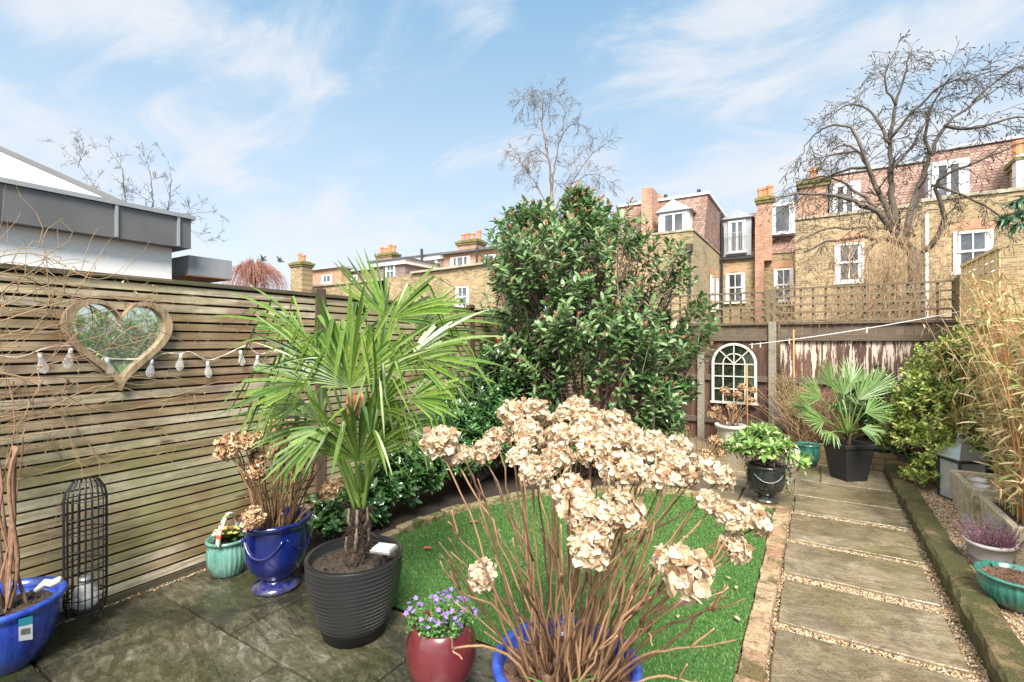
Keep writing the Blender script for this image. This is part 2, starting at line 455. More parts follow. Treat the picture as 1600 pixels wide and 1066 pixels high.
M_GRASS = material('grass_blade', lambda t: t.n('ShaderNodeMixShader', {0: 0.2,
    1: t.n('ShaderNodeBsdfPrincipled', {'Base Color': t.ramp(t.math('ADD', t.math('MULTIPLY', t.isl(), 0.75), t.math('MULTIPLY', t.noise(t.pos(), 4.5, 5, .7), 0.42)), [(0.10, (0.026, 0.072, 0.013)), (0.4, (0.060, 0.155, 0.022)), (0.75, (0.11, 0.235, 0.038)), (1, (0.25, 0.30, 0.10))]), 'Roughness': 0.5}).outputs[0],
    2: t.n('ShaderNodeBsdfTranslucent', {'Color': (0.09, 0.24, 0.03, 1)}).outputs[0]}).outputs[0])
M_FENCE = woodmat('fence_slat_wood', [(0.24, 0.14, 0.08), (0.42, 0.30, 0.185), (0.58, 0.46, 0.32), (0.68, 0.60, 0.47)], 'y', 0.62, (0.17, 0.19, 0.06), 0.0, 0.58, 0.5, 0.6)
M_FCAP = woodmat('fence_cap_wood', [(0.06, 0.045, 0.03), (0.13, 0.10, 0.06)], 'y', 0.5, (0.07, 0.09, 0.02))
M_FPOST = woodmat('fence_post_wood', [(0.075, 0.045, 0.03), (0.15, 0.10, 0.07)], 'z', 0.2)
M_DARK = plain('slat_gap_dark', (0.085, 0.065, 0.045), 0.9)
M_BBOARD = woodmat('closeboard_wood', [(0.045, 0.022, 0.018), (0.10, 0.045, 0.032), (0.17, 0.085, 0.055)], 'z', 0.0, bleach=0.0, rough=0.6)
M_BBLEACH = woodmat('peeling_board_wood', [(0.05, 0.025, 0.02), (0.11, 0.05, 0.035), (0.17, 0.085, 0.055)], 'z', 0.0, bleach=1.0, rough=0.6)
M_BRAIL = woodmat('rail_wood', [(0.09, 0.06, 0.045), (0.17, 0.12, 0.085)], 'x', 0.15)
M_TREL = woodmat('trellis_wood', [(0.12, 0.085, 0.05), (0.22, 0.17, 0.105)], 'x', 0.3, (0.12, 0.12, 0.05))
M_TRELN = woodmat('golden_trellis_wood', [(0.66, 0.46, 0.21), (0.80, 0.60, 0.32)], 'y', 0.15)
M_CONC = plain('concrete', (0.22, 0.20, 0.155), 0.9, 0.25, 30, 0.4)

# ================================================================ ground, patio, path
g = MB(); g.add([(-400, -60, -0.06), (400, -60, -0.06), (400, 600, -0.06), (-400, 600, -0.06)], [(0, 1, 2, 3)])
struct(g.build('ground', M_SOIL))
# mortar / sub-base
g = MB(); g.add([(-3.6, -1.5, -0.03), (1.6, -1.5, -0.03), (1.6, 8.3, -0.03), (-3.6, 8.3, -0.03)], [(0, 1, 2, 3)])
struct(g.build('gravel_base', M_GRAVEL))
def slab(mb, x0, x1, y0, y1, z=0.0, j=0.0075, jag=0.004):
    """riven slab: a slightly uneven outline, 35 mm thick"""
    x0 += j; x1 -= j; y0 += j; y1 -= j
    pts = []
    def edge(a, b, n):
        for i in range(n):
            s = i / n
            pts.append((a[0] + (b[0] - a[0]) * s + rnd.uniform(-jag, jag), a[1] + (b[1] - a[1]) * s + rnd.uniform(-jag, jag)))
    edge((x0, y0), (x1, y0), 7); edge((x1, y0), (x1, y1), 5); edge((x1, y1), (x0, y1), 7); edge((x0, y1), (x0, y0), 5)
    n = len(pts); zt = z + rnd.uniform(-0.002, 0.002)
    cx, cy = (x0 + x1) / 2, (y0 + y1) / 2
    ins = [(cx + (p[0] - cx) * (1 - 0.006 / max(.1, abs(p[0] - cx) + .2)), cy + (p[1] - cy) * (1 - 0.006 / max(.1, abs(p[1] - cy) + .2))) for p in pts]
    V = [(p[0], p[1], z - 0.045) for p in pts] + [(p[0], p[1], zt - 0.006) for p in pts] + [(p[0], p[1], zt) for p in ins]
    F = [(i, (i + 1) % n, n + (i + 1) % n, n + i) for i in range(n)] + [(n + i, n + (i + 1) % n, 2 * n + (i + 1) % n, 2 * n + i) for i in range(n)] + [tuple(range(2 * n, 3 * n))]
    mb.add(V, F)
pm = MB()
rows = [(-1.2, -0.45, [-3.4, -2.2, -1.3, -0.4, .62]), (-0.45, 0.14, [-3.4, -2.7, -1.8, -0.9, 0, .62]), (0.14, 0.74, [-3.4, -2.55, -1.35, -0.75, .62]), (0.74, 1.348, [-3.4, -3.02, -2.12, -1.2, -0.30, .62]),
        (1.348, 1.955, [-3.4, -2.552, -1.64, -0.74, .05, .62])]
for y0, y1, xs in rows:
    for a, b in zip(xs[:-1], xs[1:]): slab(pm, a, b, y0, y1)
struct(pm.build('patio', M_SLABW))
pf = MB()
rows = [(4.98, 5.50, [-2.2, -1.3, -0.62, -.175, .655]), (5.50, 6.12, [-2.2, -1.5, -0.85, -.2, .655]), (6.12, 6.98, [-2.2, -1.45, -0.55, .04, .655]), (6.98, 7.92, [-2.2, -1.2, -0.62, -.1, .2])]
for y0, y1, xs in rows:
    for a, b in zip(xs[:-1], xs[1:]): slab(pf, a, b, y0, y1)
struct(pf.build('back_patio', M_SLABP))
pp = MB()
for y0, y1 in ((1.97, 2.23), (2.31, 2.89), (2.965, 3.505), (3.62, 4.165), (4.255, 4.88)):
    slab(pp, -.175 + rnd.uniform(-.01, .01), .60 + rnd.uniform(-.015, .03), y0, y1, 0.004, 0.0, 0.006)
struct(pp.build('path', M_SLABP))
# pebbles
def pebbles(mb, n, x0, x1, y0, y1, z, smin=0.004, smax=0.009):
    oc = np.array([(1, 0, 0), (-1, 0, 0), (0, 1, 0), (0, -1, 0), (0, 0, 1), (0, 0, -1)], float)
    F = [(0, 2, 4), (2, 1, 4), (1, 3, 4), (3, 0, 4), (2, 0, 5), (1, 2, 5), (3, 1, 5), (0, 3, 5)]
    P = np.stack([nrg.uniform(x0, x1, n), nrg.uniform(y0, y1, n), np.full(n, z) + nrg.uniform(0, .004, n)], 1)
    s = nrg.uniform(smin, smax, (n, 1)) * nrg.uniform(0.6, 1.2, (n, 3)); s[:, 2] *= 0.7
    an = nrg.uniform(0, PI, n)
    V = oc[None] * s[:, None, :] * nrg.uniform(.8, 1.15, (n, 6, 1))
    X = V[..., 0] * np.cos(an)[:, None] - V[..., 1] * np.sin(an)[:, None]; Y = V[..., 0] * np.sin(an)[:, None] + V[..., 1] * np.cos(an)[:, None]
    V = np.stack([X, Y, V[..., 2]], -1) + P[:, None, :]
    o = mb.n; mb.v.append(V.reshape(-1, 3)); mb.n += n * 6
    offs = np.arange(n) * 6 + o
    for f in F: mb.f.extend((np.array(f)[None] + offs[:, None]).tolist())
pb = MB()
for y0, y1, n in ((2.22, 2.32, 500), (2.88, 2.975, 900), (3.50, 3.63, 1100), (4.16, 4.265, 800), (4.875, 4.985, 700)):
    pebbles(pb, n * 2, -.185, .65, y0, y1, -.016)
pebbles(pb, 1800, .60, .665, 2.0, 6.9, -.014)
pebbles(pb, 700, -.20, -.165, 2.0, 4.95, -.014)
pebbles(pb, 1800, -3.455, -3.39, 0.2, 3.0, -.014)
pebbles(pb, 16000, .83, 1.5, 3.0, 7.0, .052, 0.005, 0.012)
struct(pb.build('gravel', M_PEB, smooth=True), 'stuff')
g = MB(); g.add([(.82, 1.2, .05), (1.55, 1.2, .05), (1.55, 8, .05), (.82, 8, .05)], [(0, 1, 2, 3)])
struct(g.build('gravel_bed', M_GRAVEL))
# stone kerb along the path
kb = MB(); y = 1.6
while y < 7.0:
    L = rnd.uniform(.55, .95); y1 = min(7.05, y + L)
    n = 8
    V = []; F = []
    for i in range(n + 1):
        yy = y + (y1 - y - 0.006) * i / n
        j = lambda: rnd.uniform(-.007, .007)
        V += [(.665 + j(), yy, -.04), (.662 + j(), yy, .075 + j()), (.68 + j(), yy, .098 + j() * .5), (.74 + j(), yy, .103 + j() * .7), (.81 + j(), yy, .10 + j() * .5), (.828 + j(), yy, .0)]
    for i in range(n):
        for k in range(5): F.append((i * 6 + k, i * 6 + k + 1, i * 6 + k + 7, i * 6 + k + 6))
    F += [tuple(range(6)), tuple(range(n * 6, n * 6 + 6))[::-1]]
    kb.add(V, F); y = y1
kb.fixn = True
tag(centre_origin(kb.build('stone_kerb', M_KERB)), 'raised mossy stone kerb running along the right side of the path', 'kerb')
# brick edging between lawn and path
be = MB(); y = 1.97
while y < 4.9:
    L = rnd.choice((.19, .2, .205, .1)); j = lambda: rnd.uniform(-.004, .004)
    be.box(-.305 + j() * 2, -.197 + j() * 2, y + .009, y + L - .009, -.04, .022 + j() * 2.5)
    y += L
tag(centre_origin(be.build('brick_edging', M_BEDGE, bevel=.006)), 'row of old mossy bricks edging the lawn beside the path', 'edging')

# lawn
LAWN = [(-2.72, 1.97), (-.31, 1.97), (-.31, 4.86), (-1.18, 4.84), (-1.75, 4.56), (-2.32, 4.02), (-2.62, 3.42), (-2.72, 2.9)]
g = MB(); g.add([(x, y, .006) for x, y in LAWN], [tuple(range(len(LAWN)))])
struct(g.build('lawn', M_LAWNB))
def inpoly(P, poly):
    x, y = P[:, 0], P[:, 1]; r = np.zeros(len(P), bool); n = len(poly)
    for i in range(n):
        x1, y1 = poly[i]; x2, y2 = poly[(i + 1) % n]
        c = ((y1 > y) != (y2 > y)) & (x < (x2 - x1) * (y - y1) / (y2 - y1 + 1e-12) + x1)
        r ^= c
    return r
n = 170000
P = np.stack([nrg.uniform(-2.75, -.3, n), nrg.uniform(1.95, 4.88, n)], 1)
P = P[inpoly(P, LAWN)]
P = P[nrg.uniform(0, 1, len(P)) < np.clip(2.9 / (P[:, 1] + .3), .35, 1)]
n = len(P)
an = nrg.uniform(0, 2 * PI, n); h = nrg.uniform(.010, .021, n); wd = nrg.uniform(.0016, .003, n) * (1 + (P[:, 1] - 2) * .25)
le = nrg.uniform(.1, .9, n) * h; la = nrg.uniform(0, 2 * PI, n)
dx = np.cos(an) * wd; dy = np.sin(an) * wd
V = np.empty((n, 3, 3)); V[:, 0] = np.stack([P[:, 0] - dx, P[:, 1] - dy, np.full(n, .005)], 1); V[:, 1] = np.stack([P[:, 0] + dx, P[:, 1] + dy, np.full(n, .005)], 1)
V[:, 2] = np.stack([P[:, 0] + np.cos(la) * le, P[:, 1] + np.sin(la) * le, h], 1)
g = MB(); g.add(V.reshape(-1, 3), np.arange(n * 3).reshape(-1, 3))
struct(g.build('grass', M_GRASS), 'stuff')
# planting beds and their stone edging
g = MB(); bed = [(-3.39, 1.97), (-2.75, 1.97), (-2.75, 2.9), (-2.66, 3.44), (-2.36, 4.06), (-1.78, 4.62), (-1.3, 4.92), (-2.2, 4.97), (-2.2, 7.93), (-3.45, 7.93)]
g.add([(x, y, .03) for x, y in bed], [tuple(range(len(bed)))])
struct(g.build('planting_bed', M_SOIL))
se = MB(); path = [(-2.74, 2.0), (-2.745, 2.45), (-2.74, 2.92), (-2.64, 3.45), (-2.34, 4.06), (-1.77, 4.61), (-1.2, 4.89), (-.7, 4.915), (-.32, 4.92)]
pts = np.array(path); seg = []
cum = np.concatenate([[0], np.cumsum(np.linalg.norm(np.diff(pts, axis=0), axis=1))])
def along(s): return np.array([np.interp(s, cum, pts[:, 0]), np.interp(s, cum, pts[:, 1])])
s = 0
while s < cum[-1] - .1:
    L = rnd.uniform(.17, .3); a = along(s + .005); b = along(min(cum[-1], s + L - .006)); hz_ = rnd.uniform(.045, .065) if s < 3.6 else .012
    se.bar((a[0], a[1], hz_ / 2 - .02), (b[0], b[1], hz_ / 2 - .02), .085 + rnd.uniform(-.008, .008), hz_ + .04)
    s += L
tag(centre_origin(se.build('stone_edging', M_SEDGE, bevel=.01)), 'low curved stone edging between lawn and left planting bed', 'edging')

# ================================================================ left slatted fence
FX = -3.47
fence = thing('slatted_fence', 'long horizontal slatted timber fence with green algae, left of the patio', 'fence', (FX, 3.5, 0))
bays = [(-1.3, .46), (.56, 2.5), (2.6, 4.57), (4.67, 6.2), (6.3, 7.95)]
sl = MB(); pitch = .0588
for y0, y1 in bays:
    for i in range(31):
        z = .038 + i * pitch
        j = lambda a=.0015: rnd.uniform(-a, a)
        y = y0 - .045
        sl.box(FX + j(), FX + .022 + j(), y, y1 + .045, z + j(), z + pitch - .0135 + j(.002))
sl.build('slat_panel', M_FENCE, fence)
bk = MB(); bk.box(FX - .05, FX - .03, -1.4, 7.95, .02, 1.861); bk.build('gap_dark_sheet', M_DARK, fence)  # added dark sheet behind the slats so the gaps read dark
cp = MB(); cp.box(FX - .06, FX + .035, -1.35, 2.5, 1.862, 1.888); cp.box(FX - .06, FX + .035, 2.6, 7.95, 1.862, 1.888); cp.build('capping_rail', M_FCAP, fence)
gb = MB(); gb.box(FX - .02, FX + .03, -1.4, 7.95, -.04, .028); gb.build('gravel_board', M_FCAP, fence)
for y in (.51, 2.55, 4.62, 6.25):
    p_ = MB(); p_.box(FX - .03, FX + (.035 if y > 1 else .0), y - .048, y + .048, 0, 1.93 if y > 1 else 1.86); p_.build('post', M_FPOST, fence, bevel=.004)

# ================================================================ back fence
BY = 8.0
bf = thing('closeboard_fence', 'dark brown vertical board fence with peeling bleached paint across the back', 'fence', (-.9, BY, 0))
b1 = MB(); b2 = MB(); bt = MB()
x = -3.46
while x < 1.5:
    wv = rnd.uniform(.088, .10); j = rnd.uniform(-.004, .004)
    if not (-.60 < x < -.50):
        tgt = b2 if x > -.5 else b1
        tgt.box(x, x + wv - .004, BY - .012 + j, BY + .012 + j, .0, 1.50)
        bt.box(x, x + wv - .004, BY - .01 + j, BY + .012 + j, 1.503, 1.735)
    x += wv
b2.build('peeling_boards', M_BBLEACH, bf)
b1.build('boards', M_BBOARD, bf)
bt.build('top_boards', M_BRAIL, bf)
for a, b in ((-3.46, -1.56), (-1.46, -.6), (-.47, 1.49)):
    for z, zz_ in ((1.50, .09), (.90, .085), (.25, .085)):
        r = MB(); r.box(a, b, BY - .055, BY - .017, z, z + zz_); r.build('rail', M_BRAIL, bf, bevel=.004)
    r = MB(); r.box(a, b, BY - .05, BY + .03, 1.738, 1.765); r.build('capping_rail', M_BRAIL, bf)
cpst = MB(); cpst.box(-.585, -.485, BY - .07, BY + .03, 0, 1.775)
tag(centre_origin(cpst.build('concrete_post', M_CONC, bevel=.008)), 'tall grey concrete fence post right of the arched mirror', 'post')
cpst = MB(); cpst.box(-1.56, -1.46, BY - .09, BY - .0, 0, 1.32)
tag(centre_origin(cpst.build('concrete_post', M_CONC, bevel=.008)), 'shorter concrete post half hidden by the big bush, left of the mirror', 'post')
# trellis on top
def trellis(x0, x1, dz, label):
    t_ = thing('trellis', label, 'trellis', ((x0 + x1) / 2, BY, 1.77))
    hs = MB(); vs = MB()
    for i in range(5): hs.box(x0, x1, BY - .032, BY - .014, 1.775 + dz + i * .114, 1.775 + dz + i * .114 + .024)
    x = x0 + .01
    while x < x1 - .02:
        vs.box(x, x + .026, BY - .012, BY + .008, 1.77 + dz, 2.25 + dz); x += .1475
    hs.build('horizontal_lattice', M_TREL, t_); vs.build('vertical_lattice', M_TREL, t_)
    for xx in (x0 - .03, x1 - .01):
        q = MB(); q.box(xx, xx + .045, BY - .03, BY + .02, 1.77, 2.28 + dz); q.build('post', M_TREL, t_)
trellis(-.50, 1.46, 0.0, 'square wooden trellis on the right half of the back fence')
trellis(-2.45, -.60, -.03, 'square wooden trellis on the left half of the back fence, above the mirror')
# right-hand fence
rf = thing('side_fence', 'golden wooden slatted trellis fence at the far right corner behind the bamboo', 'fence', (1.53, 6, 0))
r = MB()
for i in range(7):
    z0 = 1.72 + i * .1
    r.box(1.52, 1.53, 6.56, 7.96, z0, z0 + .085)
r.build('lattice_panel', M_TRELN, rf)
r = MB()
for i in range(7): r.box(1.505, 1.518, 6.6 + i * .22, 6.63 + i * .22, 1.70, 2.40)
r.build('upright_lattice', M_TRELN, rf)
r = MB(); r.box(1.50, 1.54, 6.54, 7.97, 2.40, 2.43); r.build('capping_rail', M_TRELN, rf)
r = MB(); 
y = 1.0
while y < 7.95: r.box(1.53, 1.55, y, y + .094, 0, 1.70 if y > 6.4 else 1.05); y += .098
r.build('boards', M_BBOARD, rf)
# low brick bed at the back
M_BWALL = brickmat('bed_wall_brick', (0.30, 0.19, 0.09), (0.42, 0.30, 0.15), (0.16, 0.14, 0.10), var=.6, stain=(.05, .06, .02))
lw = MB(); lw.box(.2, 1.3, 7.0, 7.1, -.02, .20); lw.box(-.06, .19, 7.04, 7.12, -.02, .235)
tag(centre_origin(lw.build('garden_wall', M_BWALL)), 'low mossy brick wall of the raised bed behind the square black pot', 'wall')
g = MB(); g.add([(.2, 7.1, .17), (1.5, 7.1, .17), (1.5, 7.98, .17), (.2, 7.98, .17)], [(0, 1, 2, 3)]); struct(g.build('raised_bed', M_SOIL))
# leaf litter specks in the beds
# ================================================================ neighbour's extension
M_RENDER = plain('white_render', (0.90, 0.88, 0.84), 0.9, 0.03, 60, 0.5)
M_ZINC = plain('zinc', (0.15, 0.145, 0.14), 0.42, 0.14, 1.6, 0.05, Metallic=0.35)
M_ZINCL = plain('zinc_seam', (0.27, 0.28, 0.29), 0.4, 0.1, 5)
M_SOFFIT = woodmat('soffit_wood', [(0.22, 0.09, 0.035), (0.36, 0.17, 0.07)], 'x')
M_LGLASS = material('lantern_glass', lambda t: pbsdf(t, (0.55, 0.62, 0.68), 0.08, Metallic=0.0, Specular_IOR_Level=1.0, Coat_Weight=0.5))
M_DGLASS = material('window_glass', lambda t: pbsdf(t, t.ramp(t.noise(t.pos(), 1.2, 3), [(0.35, (0.02, 0.025, 0.03)), (0.75, (0.12, 0.14, 0.16))]), 0.06, Specular_IOR_Level=0.9))
M_WHITE = plain('white_paint', (0.70, 0.69, 0.67), 0.5, 0.04, 20)
M_BLACKP = plain('black_pipe', (0.03, 0.03, 0.035), 0.5)
ex = thing('house_extension', 'white rendered extension with grey zinc fascia and glass roof lantern beyond the left fence', 'building', (-6, 0, 0))
q = MB(); q.box(-11, -6.0, -4, 2.55, 0, 2.60); q.build('wall', M_RENDER, ex)
q = MB(); q.box(-11.1, -5.86, -4.1, 2.68, 2.52, 2.84); fa = q.build('fascia', M_ZINC, ex)
q = MB(); q.box(-11.13, -5.83, -4.12, 2.72, 2.842, 2.885); q.build('coping', M_ZINCL, ex)
for y in (-1.3, -.45, .35, 1.16, 2.0, 2.55): q = MB(); q.box(-5.858, -5.835, y - .012, y + .012, 2.525, 2.84); q.build('standing_seam', M_ZINCL, fa)
# lantern: hipped glass pyramid
A = np.array([(-6.25, -3.0, 2.93), (-6.25, 2.25, 2.93), (-9.0, 2.25, 2.93), (-9.0, -3.0, 2.93)]); r0 = np.array((-7.6, -1.6, 3.80)); r1 = np.array((-7.6, .85, 3.80))
q = MB(); q.add([*A, r0, r1], [(0, 1, 5, 4), (1, 2, 5), (2, 3, 4, 5), (3, 0, 4)]); q.fixn = True
la = q.build('roof_lantern', M_LGLASS, ex)
q = MB()
up = np.array((0, 0, .02))
for a, b in ((A[0], r0), (A[1], r1), (A[2], r1), (A[3], r0), (r0, r1), (A[0], A[1]), (A[1], A[2]), (A[0] * .5 + A[1] * .5, r0 * .6 + r1 * .4), (A[1] * .65 + A[2] * .35, r1 * .8 + A[1] * .2)):
    q.bar(a + up, b + up, .06, .05)
q.build('glazing_bar', M_ZINC, la)
cn = thing('canopy', 'low grey canopy with timber soffit at the end of the white extension', 'canopy', (-6.6, 3, 0))
q = MB(); q.box(-9, -6.0, 2.72, 3.2, 2.25, 2.47); q.build('fascia', M_ZINCL, cn)
q = MB()
for i in range(16): q.box(-9, -5.99, 2.7 + i * .031, 2.728 + i * .031, 2.235, 2.248)
q.build('soffit', M_SOFFIT, cn)
q = MB(); q.box(-9, -8.8, 2.72, 3.2, 0, 2.23); q.build('wall', M_RENDER, cn)

# ================================================================ terraced houses at the back
M_STOCK = brickmat('stock_brick', (0.17, 0.11, 0.05), (0.47, 0.34, 0.17), (0.40, 0.34, 0.23), var=.4, stain=(.14, .105, .05))
M_STOCKX = brickmat('stock_brick_side', (0.30, 0.22, 0.11), (0.52, 0.41, 0.23), (0.40, 0.35, 0.25), axis='x', var=.35)
M_RED = brickmat('red_brick', (0.36, 0.16, 0.09), (0.52, 0.28, 0.17), (0.42, 0.34, 0.27), axis='xy', var=.4)
M_ARCH = brickmat('red_arch_brick', (0.48, 0.21, 0.11), (0.58, 0.30, 0.17), (0.45, 0.3, 0.2), bw=.075, bh=.4, var=.2)
M_TILE = brickmat('clay_tile', (0.23, 0.13, 0.10), (0.42, 0.27, 0.21), (0.10, 0.06, 0.05), bw=.17, bh=.11, axis='xy', var=.35, msize=.012)
M_SLATE = brickmat('brown_tile', (0.15, 0.10, 0.095), (0.25, 0.17, 0.16), (0.33, 0.28, 0.26), bw=.19, bh=.10, axis='xy', var=.3, msize=.012)
M_ROOFG = plain('grey_roofing', (0.10, 0.10, 0.11), 0.7)
M_LEAD = plain('lead', (0.33, 0.35, 0.37), 0.55, .1, 3)
M_STONE = plain('coping_stone', (0.34, 0.30, 0.22), 0.9, .3, 3)
M_POTT = plain('terracotta', (0.52, 0.22, 0.11), 0.8, .2, 4)
M_MOSSB = plain('mossy_cap', (0.16, 0.14, 0.05), 0.9, .4, 5)

def window(parent, x0, x1, z0, z1, Y, kind='sash', arch=True, axis='y'):
    """axis 'y': faces -Y at plane Y; axis 'x': faces +X at plane x=Y, x0..x1 along y"""
    def bx(mb, a, b, c, d, e, f):
        if axis == 'y': mb.box(a, b, Y - d, Y - c, e, f)
        else: mb.box(Y + c, Y + d, a, b, e, f)
    fr = MB(); t = .062
    bx(fr, x0, x0 + t, 0, .05, z0, z1); bx(fr, x1 - t, x1, 0, .05, z0, z1)
    bx(fr, x0 + t, x1 - t, 0, .05, z1 - t * 1.2, z1); bx(fr, x0 + t, x1 - t, 0, .05, z0, z0 + t)
    if kind == 'sash':
        zm = (z0 + z1) / 2; bx(fr, x0 + t, x1 - t, 0, .06, zm - .035, zm + .035)
        xm = (x0 + x1) / 2; bx(fr, xm - .018, xm + .018, 0, .045, z0 + t, zm - .036); bx(fr, xm - .018, xm + .018, 0, .045, zm + .036, z1 - t * 1.2)
    elif kind == 'casement':
        n = max(2, round((x1 - x0) / .62))
        for i in range(1, n):
            xm = x0 + (x1 - x0) * i / n; bx(fr, xm - .05, xm + .05, 0, .05, z0 + t, z1 - t * 1.2)
    f = fr.build('window', M_WHITE, parent)
    gl = MB(); bx(gl, x0 + t * .8, x1 - t * .8, .004, .012, z0 + t * .8, z1 - t); gl.build('pane', M_DGLASS, f)
    w_ = (x1 - x0) * .13
    for ca in (x0 + t, x1 - t - w_): cu = MB(); bx(cu, ca, ca + w_, .013, .02, z0 + t, z1 - t); cu.build('curtain', M_WHITE, f)
    si = MB(); bx(si, x0 - .06, x1 + .06, 0, .12, z0 - .09, z0 - .002); si.build('sill', M_WHITE, f)
    if arch:
        a = MB(); n = 8; P = []; Q = []
        for i in range(n + 1):
            s = i / n; xx = x0 - .1 + (x1 - x0 + .2) * s; hh = .12 * (1 - (2 * s - 1) ** 2)
            P.append((xx, z1 + hh - .05)); Q.append((xx, z1 + hh + .26))
        poly = P + Q[::-1]
        if axis == 'y': a.prism(poly, Y - .012, Y - .001, 'y')
        else: a.prism(poly, Y + .001, Y + .012, 'x')
        a.build('brick_arch', M_ARCH, parent)

def chimney(parent, x0, x1, y0, y1, z0, z1, npots, mat=None, seed=1):
    q = MB(); q.box(x0, x1, y0, y1, z0, z1); c = q.build('chimney', mat or M_RED, parent)
    q = MB(); q.box(x0 - .07, x1 + .07, y0 - .07, y1 + .07, z1 + .001, z1 + .13); q.box(x0 - .12, x1 + .12, y0 - .12, y1 + .12, z1 + .131, z1 + .26); q.box(x0 + .05, x1 - .05, y0 + .05, y1 - .05, z1 + .261, z1 + .36)
    q.build('cap', M_MOSSB, c)
    rr = random.Random(seed)
    for i in range(npots):
        q = MB(); h = rr.uniform(.5, .75); xx = x0 + (x1 - x0) * (i + .5) / npots
        h *= .85; q.lathe([(.14, 0), (.135, h * .75), (.165, h * .8), (.16, h), (.11, h), (.11, h - .1)], 12, (xx, (y0 + y1) / 2 + rr.uniform(-.1, .1), z1 + .362)); q.build('chimney_pot', M_POTT, c, smooth=False)

Y0, Y1 = 21.0, 27.5
# --- house with the left (nearer the bush) outrigger
hA = thing('terraced_house', 'brick terraced house with tiled gable, flat-roofed wing and grey pedimented dormer right of the bush', 'house', (-6, 24, 0))
xl, xr = -9.0, XY(1083, Y0)
q = MB(); q.box(xl, xr - .002, Y0, Y0 + .3, 0, 6.05); q.build('wall', M_STOCK, hA)
q = MB(); q.prism([(Y0 + .002, 0), (Y0 + .002, 6.06), (Y1 + .2, 6.06), (Y1 + .2, 0)], xr - .3, xr, 'x'); q.build('side_wall', M_STOCKX, hA)
q = MB(); q.box(xl, xr + .04, Y0 - .04, Y0 + .34, 6.06, 6.15); q.box(xr - .33, xr + .041, Y0 + .341, Y1, 6.07, 6.14); q.build('coping', M_STONE, hA)
q = MB(); q.box(xl, xr - .3, Y0 + .3, Y1 + 5, 5.7, 5.9); q.build('flat_roof', M_ROOFG, hA)
# tiled mansard storey over the wing
gx = XY(1128, 25.2)
q = MB(); ym = 23.2
q.prism([(ym, 6.1), (ym + .9, 8.35), (29.5, 8.35), (29.5, 6.1)], XY(965, 24), xr + .02, 'x'); q.build('mansard_roof', M_TILE, hA)
q = MB(); q.box(XY(965, 24), xr + .1, ym + .8, 29.5, 8.352, 8.46); q.build('roof_edge', M_WHITE, hA)
q = MB(); q.box(XY(1003, 23), XY(1003, 23) + .5, ym - .3, 27, 6.2, 8.75); q.build('party_wall', M_RED, hA)
# dormer
d0, d1 = XY(1029, 22.9), XY(1077, 22.9)
q = MB(); q.box(d0, d1, 22.9, 25, 6.3, 7.45); dm = q.build('dormer', M_WHITE, hA)
window(hA, d0 + .08, d1 - .08, 6.45, 7.38, 22.895, 'casement', False)
q = MB(); q.prism([(d0 - .15, 7.455), ((d0 + d1) / 2, 8.0), (d1 + .15, 7.455)], 22.75, 25, 'y'); q.build('pediment', M_LEAD, dm)
for px in (1040, 1092):
    q = MB(); xx = XY(px, 25); q.tube([(xx, 25, 8.4), (xx, 25, 8.9)], .09, 8); q.build('vent_pipe', M_BLACKP, hA)
q = MB(); q.tube([(xr - .12, Y0 - .07, 0), (xr - .12, Y0 - .07, 5.2)], .05, 6); q.box(xr - .25, xr, Y0 - .2, Y0 - .01, 5.2, 5.5); q.build('downpipe', M_BLACKP, hA)
window(hA, Y0 + 3.9, Y0 + 4.6, 3.0, 4.7, xr, 'sash', True, 'x')
window(hA, Y0 + 5.5, Y0 + 6.0, 3.2, 4.7, xr, 'sash', True, 'x')
# main rear wall in the recess (left half) with juliet dormer
xm = XY(1186, Y1)
q = MB(); q.box(xr, xm, Y1, Y1 + .3, 0, 5.85); q.build('rear_wall', M_STOCK, hA)
window(hA, XY(1134, Y1), XY(1164, Y1), ZY(1149, 472, Y1), ZY(1149, 427, Y1), Y1)
q = MB(); q.box(xr, xm, Y1 - .15, Y1 - .002, 5.72, 5.84); q.build('gutter', M_BLACKP, hA)
q = MB(); q.prism([(Y1, 5.86), (Y1 + 1.2, 8.3), (Y1 + 1.2, 5.86)], xr, xm, 'x'); q.build('roof_slope', M_TILE, hA)
j0, j1 = XY(1131, Y1), XY(1174, Y1); zt = ZY(1150, 342, Y1)
q = MB(); q.box(j0, j1, Y1 - .02, Y1 + 2, 5.9, zt); q.build('juliet_dormer', M_LEAD, hA)
window(hA, j0 + .22, j1 - .25, 6.1, zt - .12, Y1 - .025, 'casement', False)
q = MB(); q.prism([(j0 - .1, zt + .002), ((j0 + j1) / 2, zt + .45), (j1 + .1, zt + .002)], Y1 - .15, Y1 + 2, 'y'); q.build('dormer_roof', M_LEAD, hA)
q = MB()
for i in range(13):
    xx = j0 + .1 + (j1 - j0 - .2) * i / 12; q.box(xx - .012, xx + .012, Y1 - .22, Y1 - .2, 6.05, 7.05)
q.box(j0 + .08, j1 - .08, Y1 - .23, Y1 - .19, 7.05, 7.09); q.box(j0 + .08, j1 - .08, Y1 - .23, Y1 - .19, 6.0, 6.05); q.build('balcony_railing', M_LEAD, hA)
q = MB(); q.tube([(xr + .12, Y1 - .08, 0), (xr + .12, Y1 - .08, 8.2)], .06, 6); q.build('soil_pipe', M_BLACKP, hA)
